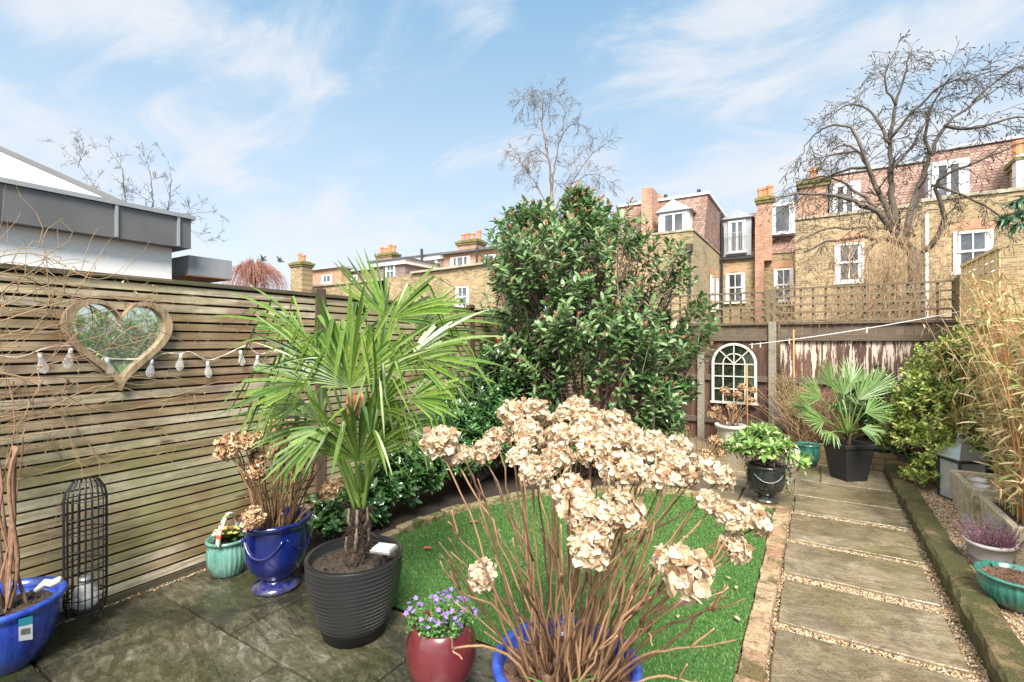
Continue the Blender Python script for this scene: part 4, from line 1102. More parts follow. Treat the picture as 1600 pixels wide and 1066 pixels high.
FR = [ # hub px,py,d ; axis (right,up,toward) ; facing ; L, nseg, spread, bend
    (547, 606, 2.25, (-.05, 1, .12), (0, -.1, 1), .46, 32, 2.75, .9),
    (604, 497, 2.75, (-.55, .95, -.15), (.2, .3, .9), .40, 16, 1.0, .25),
    (612, 500, 2.75, (.75, .6, .1), (-.2, .4, .9), .48, 16, 1.5, 1.3),
    (478, 530, 2.45, (-.85, .72, .0), (.2, .45, .8), .44, 20, 1.2, 1.35),
    (520, 600, 2.4, (-.5, 1, .1), (.1, .1, 1), .44, 20, 1.6, 1.2), (590, 590, 2.5, (.4, 1, .0), (-.1, .1, 1), .44, 22, 1.6, 1.2), (585, 690, 2.6, (.35, .8, .3), (0, 0, 1), .36, 20, 2.0, .8),
    (482, 600, 2.35, (-.8, .35, .2), (-.1, .7, .7), .42, 20, 1.8, 1.3),
    (478, 630, 2.5, (-.8, .1, .1), (-.3, .6, .8), .34, 18, 1.6, .9),
    (560, 722, 2.35, (.10, .85, .45), (.1, -.4, .9), .42, 26, 2.5, .55),
    (640, 560, 2.55, (.85, .35, .1), (-.1, .6, .8), .48, 24, 2.0, 1.1),
    (640, 625, 2.45, (.75, .45, .2), (0, .7, .7), .36, 20, 1.9, 1.0),
    (512, 668, 2.35, (-.55, -.25, .35), (-.2, .5, .8), .33, 16, 1.5, .9),
    (540, 560, 2.8, (-.3, .9, -.5), (.1, .3, .9), .50, 22, 2.2, .9),
    (500, 660, 2.6, (-.9, .35, -.3), (.1, .7, .6), .42, 20, 2.0, .8),
    (620, 660, 2.7, (.8, -.1, -.3), (0, .8, .5), .42, 20, 2.0, .6),
    (590, 640, 2.3, (.45, .7, .6), (-.2, .2, 1), .42, 20, 1.8, 1.0),
    (650, 520, 2.85, (.8, .55, -.2), (-.2, .4, .9), .46, 20, 1.7, 1.3),
]
for px, py, d, ax, fc, L, ns, sp, bn in FR:
    frond(palm, S(px, py, d), camdir(*ax), camdir(*fc), tc + np.array((rg.gauss(0, .012), rg.gauss(0, .012), rg.uniform(-.06, .10))), L * 1.14, int(ns * .92), sp, bn, .023, rg)
M_SPATH = plain('orange_spathe', (0.62, 0.27, 0.17), .5, .35, 30)
q = MB(); c = S(552, 655, 2.5)
q.leaves([c] * 7, [camdir(.3 * math.sin(i * 2.3), 1, .35 * math.cos(i * 1.7)) for i in range(7)], [camdir(math.cos(i), .2, 1) for i in range(7)], .15, .05, LEAF)
q.build('flower_spathe', M_SPATH, palm)
# solar light resting on the soil
M_CGLASS = material('clear_glass', lambda t: t.n('ShaderNodeMixShader', {0: .32, 1: t.n('ShaderNodeBsdfTransparent').outputs[0], 2: t.n('ShaderNodeBsdfPrincipled', {'Base Color': (.85, .88, .9, 1), 'Roughness': .06, 'Specular IOR Level': 1.0}).outputs[0]}).outputs[0])
M_STEEL = plain('steel', (0.55, 0.55, 0.55), .3, .1, 20, .1, Metallic=.8)
sc_ = S(600, 858, 2.43)
sl_ = thing('solar_light', 'small square glass solar light on the soil of the palm pot', 'garden light', tuple(sc_))
q = MB(); rz = Matrix.Rotation(.3, 3, 'Z'); q.box(sc_[0] - .055, sc_[0] + .055, sc_[1] - .045, sc_[1] + .045, sc_[2] - .01, sc_[2] + .008, rz); q.build('glass_housing', M_STEEL, sl_, bevel=.004)
q = MB(); q.box(sc_[0] - .047, sc_[0] + .047, sc_[1] - .037, sc_[1] + .037, sc_[2] + .0085, sc_[2] + .014, rz); q.build('solar_panel', plain('solar_glass', (.42, .46, .42), .15), sl_)
q = MB(); q.tube([sc_ - UV * .01, (sc_[0], sc_[1], .345)], .008, 6); q.build('stake', M_BLKP, sl_)

# ---- smaller palm in the square black pot
b0 = np.array((.30, 6.45, 0.0))
p2 = thing('potted_palm', 'smaller fan palm in a square black pot on the back patio', 'potted palm', tuple(b0))
q = MB(); rt = Matrix.Rotation(R_(38), 3, 'Z')
def sq(h, z): return [tuple(b0 + np.array(rt @ Vector((x * h, y * h, 0))) + np.array((0, 0, z))) for x, y in ((-1, -1), (1, -1), (1, 1), (-1, 1))]
V = sq(.12, 0) + sq(.165, .35) + sq(.178, .352) + sq(.182, .395) + sq(.168, .395) + sq(.16, .32)
F = [(3, 2, 1, 0)]
for k in range(5):
    for i in range(4): F.append((k * 4 + i, k * 4 + (i + 1) % 4, k * 4 + 4 + (i + 1) % 4, k * 4 + 4 + i))
q.add(V, F); q.build('pot', M_BLKP, p2, bevel=.006)
soil_disc(p2, b0, .16, .335, seed=5)
c0 = b0 + np.array((0, 0, .38)); q = MB(); q.tube([b0 + UV * .30, c0 + UV * .12], [.03, .024], 8); q.build('trunk', M_FIBRE, p2, True)
rg = random.Random(3)
for i, (px, py, dd, ax, fc, L, ns, sp, bn) in enumerate([(1283, 622, 5.1, (-.75, .5, .2), (.3, .3, .9), .30, 20, 1.9, .25), (1318, 618, 5.3, (0, 1, .0), (.1, -.1, 1), .26, 20, 2.0, .2), (1340, 625, 5.2, (.55, .75, .1), (-.2, .1, 1), .33, 20, 1.6, .2),
        (1352, 645, 5.1, (.85, .3, .2), (-.1, .5, .8), .26, 18, 1.9, .3), (1288, 658, 5.0, (-.9, .25, .3), (.1, .5, .8), .30, 18, 1.8, .3), (1310, 640, 4.95, (-.1, .7, .6), (0, .1, 1), .27, 18, 2.2, .5), (1345, 670, 5.0, (.7, -.1, .4), (0, .7, .7), .22, 14, 1.8, .5), (1300, 675, 4.95, (-.5, -.1, .6), (0, .7, .7), .22, 14, 1.8, .5), (1330, 600, 5.5, (.3, .8, -.3), (0, 0, 1), .30, 16, 1.8, .3), (1270, 640, 5.3, (-.95, .45, .1), (.2, .4, .9), .28, 18, 1.7, .3), (1300, 605, 5.3, (-.4, .9, .1), (.2, .2, .9), .30, 18, 1.6, .3), (1360, 610, 5.3, (.8, .7, .1), (-.2, .2, .9), .30, 18, 1.6, .3)]):
    frond(p2, S(px, py, dd), camdir(*ax), camdir(*fc), c0 + UV * rg.uniform(.02, .12), L * 1.12, ns, sp, bn, .015, rg, M_PALMH)

# ================================================================ hydrangeas
M_HYD = material('dried_bract', lambda t: t.n('ShaderNodeMixShader', {0: .28,
    1: pbsdf(t, t.mix(t.ramp(t.noise(t.obj(), 70, 4, .7), [(.42, 0), (.68, .6)]), t.ramp(t.math('ADD', t.math('MULTIPLY', t.isl(), .85), t.math('MULTIPLY', t.orand(), .15)), [(0, (.17, .085, .04)), (.14, (.38, .24, .13)), (.32, (.58, .46, .31)), (.58, (.70, .61, .46)), (1, (.80, .73, .60))]), (.36, .19, .10)), .8, t.noise(t.obj(), 160, 3), .5, .002),
    2: t.n('ShaderNodeBsdfTranslucent', {'Color': (.72, .58, .38, 1)}).outputs[0]}).outputs[0])
M_HYDB = material('brown_dried_bract', lambda t: pbsdf(t, t.ramp(t.isl(), [(0, (.22, .11, .05)), (.5, (.42, .26, .14)), (1, (.62, .46, .29))]), .85))
M_CANE = material('hydrangea_cane', lambda t: pbsdf(t, t.mix(t.ramp(t.math('ADD', t.math('MULTIPLY', t.noise(t.map(t.obj(), (60, 60, 7)), 1.5, 5, .8), .6), t.math('MULTIPLY', t.isl(), .45)), [(.3, 0), (.75, 1)]), (.060, .028, .014), (.34, .20, .105)), .6, t.noise(t.obj(), 120, 3), .4, .002))
def headmesh(seed, R=.062, nf=75, mat=None, flat=.8):
    ng = np.random.default_rng(seed); mb = MB()
    i = np.arange(nf) + .5; phi = np.arccos(1 - 1.62 * i / nf); th = i * 2.39996
    D = np.stack([np.cos(th) * np.sin(phi), np.sin(th) * np.sin(phi), np.cos(phi)], 1) + ng.normal(0, .12, (nf, 3))
    D /= np.linalg.norm(D, axis=1, keepdims=True)
    C = D * R * ng.uniform(.72, 1.1, (nf, 1)); C[:, 2] *= flat
    Ps, As, Ns, Ls = [], [], [], []
    for c, d in zip(C, D):
        o = nvec(np.cross(d, ng.normal(0, 1, 3))); o2 = np.cross(d, o); s = ng.uniform(.7, 1.25); n_ = 4 if ng.random() < .8 else 3
        for k in range(n_):
            a = k * 2 * PI / n_ + ng.normal(0, .18); A = o * math.cos(a) + o2 * math.sin(a)
            el = ng.uniform(-.25, .65)
            Ps.append(c + A * .001); As.append(A * math.cos(el) + d * math.sin(el)); Ns.append(d * math.cos(el) - A * math.sin(el) + ng.normal(0, .25, 3)); Ls.append(.0265 * s * ng.uniform(.85, 1.15) * R / .062)
    Ls = np.array(Ls); mb.leaves(Ps, As, Ns, Ls, Ls * .95, PETAL, .07)
    for c in C[::2]: mb.tube([(0, 0, -R * .6), c * .85], [.0016, .0009], 3, cap=False)
    o = mb.build('flower_head', mat or M_HYD, None)
    me = o.data; bpy.data.objects.remove(o); return me
HEADS = [headmesh(k, nf=n_) for k, n_ in ((1, 54), (2, 48), (3, 42), (4, 58), (5, 36))]
HEADB = [headmesh(k, R=.05, nf=42, mat=M_HYDB) for k in (11, 12, 13)]
def put_head(parent, p, d, sc, mesh, rg):
    o = bpy.data.objects.new('flower_head', mesh); COL.objects.link(o); o.parent = parent
    b = np.array(BASE[parent.name]); o.location = tuple(np.array(p) - b)
    qd = Vector(tuple(d)).to_track_quat('Z', 'Y'); o.rotation_mode = 'QUATERNION'
    from mathutils import Quaternion
    o.rotation_quaternion = qd @ Quaternion((0, 0, 1), rg.uniform(0, 6.28)); o.scale = (sc, sc, sc * rg.uniform(.85, 1.1))
def cane(mb, b, t, rg, r0=.0055, r1=.003, out=.5, seg=11):
    """a woody cane that leaves the soil outwards and turns up, with nodes and a slight zig-zag"""
    b = np.array(b, float); t = np.array(t, float); h = t - b; hor = h * np.array((1, 1, 0))
    m = b + hor * out * .5 + np.array((0, 0, h[2] * .5)); s = np.linspace(0, 1, seg)[:, None]
    P = b * (1 - s) ** 2 + m * 2 * s * (1 - s) + t * s ** 2
    P[1:-1] += np.array([[rg.gauss(0, .0045) for _ in range(3)] for _ in range(seg - 2)]) * np.linalg.norm(h) / .7
    rr = [r0 + (r1 - r0) * k / (seg - 1) + (.0009 if k % 2 else 0) for k in range(seg)]
    mb.tube(P, rr, 6)
    return P
hy0 = np.array((-.735, 1.53, 0.0))
hyd = thing('potted_hydrangea', 'large dried cream hydrangea with many bare canes in a bright blue pot, nearest the camera', 'potted hydrangea', tuple(hy0))
q = MB(); q.lathe([(.15, 0), (.16, .01), (.205, .12), (.228, .27), (.232, .345), (.238, .352), (.256, .372), (.258, .39), (.250, .402), (.232, .402), (.224, .39), (.219, .33)], 64, hy0)
q.build('pot', M_BLUEL, hyd, True)
soil_disc(hyd, hy0, .222, .345, seed=7, mat=plain('mulch', (.12, .065, .04), .9, .5, 60, .8))
HP = [(689, 690, 1.75, 1.1), (716, 712, 1.8, .8), (758, 707, 1.85, .95), (777, 684, 2.0, .85), (802, 647, 2.0, 1.05), (832, 640, 2.0, 1.0), (824, 678, 1.9, 1.0), (815, 712, 1.8, .9), (840, 738, 1.7, .95), (872, 716, 1.72, .95), (886, 648, 2.0, .95), (903, 636, 2.05, .9),
      (918, 657, 1.95, 1.1), (876, 683, 1.9, 1.0), (911, 680, 1.85, 1.05), (924, 707, 1.78, 1.05), (962, 658, 1.98, .95), (955, 688, 1.85, 1.0), (972, 733, 1.62, 1.1), (985, 680, 1.9, .9), (1003, 702, 1.8, 1.0), (1023, 690, 1.9, .85), (1032, 706, 1.85, .95), (1052, 722, 1.75, .9),
      (1037, 744, 1.7, .9), (1068, 742, 1.75, .85), (893, 768, 1.6, 1.0), (905, 794, 1.52, 1.15), (930, 815, 1.5, 1.05), (921, 858, 1.42, 1.0), (975, 800, 1.5, 1.1), (1119, 741, 1.7, 1.05), (1107, 787, 1.65, .8), (1143, 808, 1.6, .9), (1178, 812, 1.62, .95), (1148, 856, 1.58, .85), (1070, 893, 1.38, 1.25), (1043, 880, 1.42, .8),
      (753, 898, 1.55, .75), (1060, 695, 1.95, .8), (850, 655, 2.1, .8), (945, 655, 2.1, .8), (1003, 745, 1.7, .75), (860, 700, 2.0, .9), (1090, 722, 1.9, .7)]
cn_ = MB(); rg = random.Random(5)
for i, (px, py, d, sc) in enumerate(HP):
    t = S(px, py, d); a = rg.uniform(0, 6.28); rr = rg.uniform(.0, .12)
    hor = nvec((t - hy0) * np.array((1, 1, 0))); b = hy0 + hor * rg.uniform(.0, .15) + np.array((math.cos(a) * .05, math.sin(a) * .05, .345))
    P = cane(cn_, b, t - UV * .03, rg, .0047, .0024, .7)
    dr = nvec(P[-1] - P[-3] + UV * .03 + np.array([rg.gauss(0, .25) for _ in range(3)]) * .05 - FV * .02)
    put_head(hyd, t, dr, sc * .82, HEADS[i % 5], rg)
    if rg.random() < .6:
        k = rg.randint(4, 8); cane(cn_, P[k], P[k] + hor * rg.uniform(.03, .14) + UV * rg.uniform(.08, .25) + np.array((rg.gauss(0, .05), rg.gauss(0, .05), 0)), rg, .0038, .002, 1.3, 7)
for i in range(36):
    a = rg.uniform(0, 6.28); rr = .16 * math.sqrt(rg.random()); b = hy0 + np.array((math.cos(a) * rr, math.sin(a) * rr, .345))
    a2 = a + rg.gauss(0, .35); R = rr * 1.6 + rg.uniform(.02, .30); t = hy0 + np.array((math.cos(a2) * R, math.sin(a2) * R, rg.uniform(.6, 1.12)))
    P = cane(cn_, b, t, rg, .0044, .0015, .75)
    for _ in range(rg.randint(0, 2)):
        k = rg.randint(4, 9); cane(cn_, P[k], P[k] + np.array((math.cos(a2) * .08, math.sin(a2) * .08, rg.uniform(.05, .22))), rg, .0034, .0018, 1.3, 6)
# the low sprawling canes at the right and left
for pts in ([(960, 1050), (1050, 1000), (1110, 950), (1140, 930)], [(950, 1040), (1020, 985), (1100, 960), (1165, 935)], [(940, 1050), (1000, 1020), (1060, 1015), (1150, 1000)], [(930, 1000), (1010, 950), (1080, 945), (1130, 925)], [(900, 1040), (960, 960), (1060, 915), (1120, 880), (1145, 855)],
            [(840, 1050), (780, 1010), (700, 1005), (722, 1030)], [(850, 1000), (790, 950), (720, 930), (688, 877)], [(840, 980), (770, 900), (715, 840), (700, 815)], [(900, 980), (960, 900), (990, 820)], [(950, 1050), (985, 1000), (1010, 980), (1020, 1010)], [(960, 1060), (1040, 1055), (1090, 1066)]):
    d0 = 1.55; P = [S(px, py, d0 - .05 * k) for k, (px, py) in enumerate(pts)]; P[0] = hy0 + nvec((P[-1] - hy0) * np.array((1, 1, 0))) * .14 + UV * .35
    P = np.array(P); s = np.linspace(0, len(P) - 1, 12); Q = np.stack([np.interp(s, range(len(P)), P[:, k]) for k in range(3)], 1); Q[1:-1] = (Q[:-2] + Q[1:-1] + Q[2:]) / 3 + np.array([[rg.gauss(0, .004) for _ in range(3)] for _ in range(10)])
    cn_.tube(Q, [.0055, .0022], 6)
    cane(cn_, Q[8], Q[8] + (Q[9] - Q[7]) * .8 + UV * .05, rg, .0035, .002, 1, 6)
cn_.build('canes', M_CANE, hyd, True)
q = MB(); b = hy0 + np.array((.02, -.1, .35)); q.leaves([b] * 9, [camdir(math.cos(i * .9) * 1, .5 + .3 * math.sin(i * 2), .4) for i in range(9)], [UV - FV * .5] * 9, .16, .006, BLADE); q.build('grass_tuft', leafmat('fresh_grass', [(.06, .2, .03), (.12, .3, .05)]), hyd)

# hydrangea in the blue urn
u0 = np.array((-2.80, 1.76, 0.0))
hu = thing('potted_hydrangea', 'brown dried hydrangea in a deep blue footed urn by the left fence', 'potted hydrangea', tuple(u0))
q = MB(); q.lathe([(.125, 0), (.138, .008), (.138, .022), (.12, .036), (.085, .052), (.078, .062), (.105, .085), (.145, .125), (.170, .185), (.178, .26), (.178, .335), (.172, .365), (.176, .382), (.198, .398), (.203, .412), (.196, .424), (.18, .424), (.168, .405), (.163, .36)], 64, u0); q.build('pot', M_BLUE, hu, True)
for a0 in (R_(-62), R_(118), R_(28), R_(208)):
    q = MB(); P = []
    for i in range(19):
        s = i / 18; a = a0 + (s - .5) * 1.45; zz_ = .335 - .095 * (1 - (2 * s - 1) ** 2); r_ = .181
        P.append(u0 + np.array((math.cos(a) * r_, math.sin(a) * r_, zz_)))
    q.tube(P, .0085, 6); q.build('rope_garland', M_BLUE, hu, True)
soil_disc(hu, u0, .165, .37, seed=9)
cn_ = MB(); rg = random.Random(15)
for i, (px, py, d, sc) in enumerate([(358, 700, 2.85, 1.1), (385, 695, 2.9, .9), (400, 688, 3.0, .9), (447, 700, 2.8, 1.2), (428, 672, 3.1, .9), (452, 660, 3.1, .9), (398, 740, 2.9, .8), (405, 715, 3.0, .9), (470, 728, 2.8, .9), (518, 765, 2.7, .9), (396, 810, 2.75, .9), (500, 700, 2.9, .8), (372, 690, 3.0, .9), (440, 690, 3.15, .8)]):
    t = S(px, py, d); b = u0 + nvec((t - u0) * np.array((1, 1, 0))) * .08 + np.array((rg.gauss(0, .03), rg.gauss(0, .03), .37))
    cane(cn_, b, t - UV * .02, rg, .005, .003, .6); put_head(hu, t, nvec(UV + np.array([rg.gauss(0, .3) for _ in range(3)])), sc * 1.15, HEADB[i % 3] if i % 2 else HEADB[(i + 1) % 3], rg)
for i in range(46):
    a = rg.uniform(0, 6.28); b = u0 + np.array((math.cos(a) * .09, math.sin(a) * .09, .37)); R = rg.uniform(.1, .30)
    t = u0 + np.array((math.cos(a) * R, math.sin(a) * R, rg.uniform(.6, .98))); P = cane(cn_, b, t, rg, .0045, .002, .6)
    if rg.random() < .5: cane(cn_, P[6], P[6] + np.array((math.cos(a) * .07, math.sin(a) * .07, .12)), rg, .003, .0016, 1.2, 6)
cn_.build('canes', M_CANE, hu, True)
# ================================================================ objects by the left fence
M_FRAME = woodmat('driftwood_frame', [(0.30, 0.20, 0.11), (0.48, 0.36, 0.23)], 'z', 0.25, (0.20, 0.17, 0.09), gs=.6)
def _mir(t):
    n_ = t.noise(t.obj(), 60, 4, .7)
    c = t.mix(t.ramp(n_, [(.6, 0), (.7, 1)]), (.72, .78, .74), (.85, .86, .84))
    m = t.n('ShaderNodeBsdfPrincipled', {'Base Color': c, 'Metallic': 1.0, 'Roughness': .03}).outputs[0]
    d = t.n('ShaderNodeBsdfDiffuse', {'Color': (.55, .58, .52, 1)}).outputs[0]
    return t.n('ShaderNodeMixShader', {0: t.ramp(n_, [(.52, .10), (.68, .5)]), 1: m, 2: d}).outputs[0]
M_MIRROR = material('weathered_mirror', _mir)
hm = thing('heart_mirror', 'heart shaped mirror in a rustic driftwood frame hung on the slatted fence', 'mirror', (-3.44, 1.19, 1.2))
cy, cz = 1.19, 1.475
def heart(s, n=72):
    P = []
    for i in range(n):
        t = 2 * PI * i / n
        x = 16 * math.sin(t) ** 3; y = 13 * math.cos(t) - 5 * math.cos(2 * t) - 2 * math.cos(3 * t) - math.cos(4 * t)
        P.append((x / 16 * .262 * s, (y + 2.5) / 14.5 * .262 * s))
    return P
o_, i_ = heart(1.0), heart(.85); n = len(o_); q = MB()
V = []
for P, x in ((o_, -3.448), (o_, -3.40), (i_, -3.40), (i_, -3.448)): V += [(x, cy + a, cz + b + (0.012 if P is i_ else 0)) for a, b in P]
q.add(V, [(k * n + i, k * n + (i + 1) % n, ((k + 1) % 4) * n + (i + 1) % n, ((k + 1) % 4) * n + i) for k in range(4) for i in range(n)]); q.fixn = True
q.build('frame', M_FRAME, hm, bevel=.006)
q = MB(); q.prism([(cy + a, cz + b + .012) for a, b in heart(.86)], -3.444, -3.436, 'x'); q.build('mirror_glass', M_MIRROR, hm)

sl = thing('string_lights', 'white string of clear teardrop bulbs looped along the slatted fence', 'string lights', (-3.40, 1.5, 1.4))
M_WIRE = plain('white_wire', (.62, .55, .45), .6)
wp = [(-30, 552), (30, 560), (66, 545), (110, 538), (140, 545), (166, 560), (200, 562), (236, 562), (252, 552), (282, 553), (297, 548), (323, 565), (350, 556), (372, 545), (385, 538), (401, 555), (420, 550), (441, 548), (470, 555), (505, 548), (560, 545), (610, 545)]
X0 = -3.425
q = MB(); P = np.array([(X0 + .01 * math.sin(i), YX(px, X0), ZX(px, py, X0)) for i, (px, py) in enumerate(wp)])
s = np.linspace(0, len(P) - 1, 90); Q = np.stack([np.interp(s, range(len(P)), P[:, k]) for k in range(3)], 1)
for _ in range(2): Q[1:-1] = (Q[:-2] + 2 * Q[1:-1] + Q[2:]) / 4
q.tube(Q, .0028, 5, cap=False); q.tube(Q + np.array([(.004 * math.sin(i * .7), 0, .005 * math.cos(i * .7)) for i in range(90)]), .0022, 4, cap=False); q.build('wire', M_WIRE, sl, True)
M_CREAM = plain('aged_cream_paint', (.56, .54, .47), .6, .15, 30)
M_BULB = material('bulb_glass', lambda t: t.n('ShaderNodeMixShader', {0: t.ramp(t.n('ShaderNodeLayerWeight', {'Blend': .35}).outputs[1], [(0, .16), (1, .8)]), 1: t.n('ShaderNodeBsdfTransparent').outputs[0], 2: t.n('ShaderNodeBsdfPrincipled', {'Base Color': (.9, .9, .88, 1), 'Roughness': .05, 'Specular IOR Level': 1.0}).outputs[0]}).outputs[0])
for k, (px, py) in enumerate([(61, 552), (110, 545), (165, 560), (236, 562), (282, 553), (323, 565), (374, 548), (401, 556), (441, 550), (505, 552)]):
    y, z = YX(px, X0), ZX(px, py, X0); rr = random.Random(k); tl = rr.uniform(-.25, .25); c = (X0 + .012, y, z)
    M_ = Matrix.Rotation(tl, 3, 'X')
    q = MB(); q.lathe([(.004, -.108), (.014, -.100), (.022, -.085), (.0225, -.075), (.018, -.055), (.011, -.035), (.009, -.022)], 10)
    q.v = [q.v[0] @ np.array(M_).T + np.array(c)]; b_ = q.build('bulb', M_BULB, sl)
    q = MB(); q.lathe([(.009, -.024), (.010, -.022), (.010, -.002), (.006, .003)], 10); q.v = [q.v[0] @ np.array(M_).T + np.array(c)]; q.build('cap', M_WHITE, b_, True)
    q = MB(); q.tube([(0, 0, -.03), (.003, 0, -.06), (0, .003, -.09)], .0022, 4); q.v = [q.v[0] @ np.array(M_).T + np.array(c)]; q.build('filament', M_STEEL, b_)

# wire lantern cage
w0 = np.array((-3.27, .985, 0.0))
wc = thing('wire_cage_lantern', 'tall black wire cage standing by the fence with a glass light inside', 'garden lantern', tuple(w0))
M_BWIRE = plain('black_wire', (.004, .004, .004), .6)
prof = [(.052, .765), (.080, .715), (.088, .67), (.088, .40), (.088, .14), (.080, .085)]
q = MB()
for i in range(20):
    a = 2 * PI * i / 20; q.tube([w0 + np.array((math.cos(a) * r_, math.sin(a) * r_, z)) for r_, z in prof], .0034 if i % 5 else .006, 4)
for r_, z in ((.052, .765), (.088, .67), (.088, .585), (.088, .50), (.088, .42), (.088, .33), (.088, .25), (.088, .165), (.080, .085), (.06, .085)):
    q.tube([w0 + np.array((math.cos(a) * r_, math.sin(a) * r_, z)) for a in np.linspace(0, 2 * PI, 29)], .0033, 4, cap=False)
q.build('cage', M_BWIRE, wc)
for a in (.5, 2.6, 4.7):
    q = MB(); q.tube([w0 + np.array((math.cos(a) * .078, math.sin(a) * .078, .09)), w0 + np.array((math.cos(a) * .10, math.sin(a) * .10, .0))], .003, 4); q.build('leg', M_BWIRE, wc)
gl = MB(); gl.lathe([(.035, 0), (.055, .02), (.06, .06), (.05, .10), (.03, .13), (.028, .14)], 20, w0 + UV * .095); g_ = gl.build('glass_bulb', M_CGLASS, wc, True)
gl = MB(); gl.lathe([(.028, .14), (.033, .142), (.033, .16), (.01, .165)], 16, w0 + UV * .095); gl.build('cap', M_STEEL, g_, True)
gl = MB(); gl.box(w0[0] - .06, w0[0] + .06, w0[1] - .05, w0[1] + .05, .083, .092); gl.build('tray', M_BWIRE, wc)

# green pot with primroses
def flute(nf, amp, lo, hi):
    return lambda s, an, r, z: 1 + (amp * np.abs(np.sin(an * nf / 2)) - amp) * (1 if lo < s < hi else 0)
g0 = np.array((-3.235, 1.70, 0.0))
gp = thing('potted_primroses', 'small ribbed celadon pot of yellow primroses with an arched handle, by the fence', 'potted flowers', tuple(g0))
q = MB(); q.lathe([(.085, 0), (.095, .01), (.118, .07), (.126, .12), (.122, .17), (.112, .195), (.112, .205), (.128, .213), (.130, .225), (.12, .23), (.108, .225), (.105, .18)], 96, g0, flute=flute(26, .06, .02, .52)); q.build('pot', M_CELA, gp, True)
soil_disc(gp, g0, .106, .195, seed=13)
M_HAND = material('patterned_handle', lambda t: pbsdf(t, t.ramp(t.n('ShaderNodeTexVoronoi', {'Vector': t.obj(), 'Scale': 55.0}).outputs[1], [(0, (.7, .06, .04)), (.3, (.8, .78, .74)), (.55, (.12, .35, .12)), (.75, (.8, .76, .72)), (1, (.65, .1, .08))], 'CONSTANT'), .5))
q = MB()
for da in (-.012, 0, .012): q.tube([g0 + np.array((math.cos(a) * .105 * -.8 + da, math.cos(a) * .105, .22 + math.sin(a) * .155)) for a in np.linspace(0, PI, 22)], .0075, 6)
q.build('handle', M_HAND, gp, True)
rg = random.Random(31); lv = MB(); fl = MB(); ce = MB(); wh = MB()
for i in range(26):
    a = rg.uniform(0, 6.28); e = rg.uniform(.2, .9); lv.leaves([g0 + UV * .215], [(math.cos(a), math.sin(a), e)], [(-math.cos(a) * .5, -math.sin(a) * .5, 1)], rg.uniform(.07, .11), .04, LEAF)
for i in range(26):
    a = rg.uniform(0, 6.28); R = rg.uniform(0, .085); c = g0 + np.array((math.cos(a) * R, math.sin(a) * R, .275 + rg.uniform(-.02, .02) - R * .2))
    m = wh if (i < 5) else fl
    if i < 5: c = g0 + np.array((-.0 - .02 * i * .4, -.085 + .012 * i, .265 + .008 * (i % 3)))
    for k in range(5):
        t = k * 2 * PI / 5 + i; m.leaves([c], [(math.cos(t), math.sin(t), .25)], [(0, 0, 1)], .019, .019, PETAL)
lv.build('leaves', leafmat('primrose_leaf', [(.04, .12, .02), (.10, .22, .04)]), gp); fl.build('flowers', leafmat('yellow_petal', [(.70, .52, .10), (.80, .66, .25)], .6, .2), gp); wh.build('white_flowers', leafmat('white_petal', [(.75, .72, .66), (.82, .80, .78)], .6, .2), gp)

# blue pot with climber, far left
k0 = np.array((-3.20, .66, 0.0))
kp = thing('potted_climber', 'bare climber in a wide blue pot, its twigs trained over the far left fence', 'potted climber', tuple(k0))
q = MB(); q.lathe([(.12, 0), (.13, .008), (.175, .09), (.20, .18), (.208, .24), (.205, .262), (.222, .278), (.226, .295), (.216, .305), (.198, .30), (.19, .27), (.186, .22)], 60, k0); q.build('pot', M_BLUEL, kp, True)
soil_disc(kp, k0, .19, .245, seed=17)
lb = MB()
def onpot(px, py, d_):   # point on the visible side of the pot's wall
    ray = nvec(S(px, py, 1) - CP)
    best = None
    for t in np.linspace(2.2, 4.4, 4000):
        p = CP + ray * t; r_ = math.hypot(p[0] - k0[0], p[1] - k0[1]); z = p[2]
        R = np.interp(z, [0, .09, .18, .24, .28], [.13, .175, .20, .208, .222])
        if 0 < z < .28 and r_ < R + d_: return p
    return None
cs = [onpot(px, py, .007) for px, py in ((29, 968), (51, 962), (51, 999), (29, 1002))]; cm = [onpot(px, py, .007) for px, py in ((29, 980), (51, 975))]
M_LAB = plain('white_label', (.75, .75, .73), .5); M_LABT = plain('teal_label', (.04, .40, .50), .5)
if all(c is not None for c in cs + cm):
    lb.add([cm[0], cm[1], cs[2], cs[3]], [(0, 1, 2, 3)]); l_ = lb.build('price_label', M_LAB, kp)
    lb = MB(); lb.add([cs[0], cs[1], cm[1], cm[0]], [(0, 1, 2, 3)]); lb.build('label_band', M_LABT, l_)
    lb = MB(); outw = nvec((cs[2] + cs[0]) / 2 - k0 - UV * .12) * .0012; a0, a1, b0_, b1 = cm[0] + outw, cm[1] + outw, cs[3] + outw, cs[2] + outw
    s = .15
    while s < .85:
        w_ = rnd.choice((.012, .025, .035)); f = lambda u, v_: (a0 * (1 - u) + a1 * u) * (1 - v_) + (b0_ * (1 - u) + b1 * u) * v_
        lb.add([f(s, .2), f(s + w_, .2), f(s + w_, .62), f(s, .62)], [(0, 1, 2, 3)]); s += w_ + rnd.choice((.015, .03))
    lb.build('barcode', M_BLKP, l_)
rg = random.Random(41); tr = MB(); tw = MB()
for i in range(5):
    b = k0 + np.array((rg.gauss(0, .03), rg.gauss(0, .03), .24)); px = rg.uniform(-60, 45)
    t = np.array((-3.36 + rg.gauss(0, .03), YX(px, -3.36), rg.uniform(1.0, 1.8))); P = curve(b, t, rg.uniform(-.1, .1), 12, .025, rg)
    tr.tube(P, [.009 if i < 3 else .005, .003], 6)
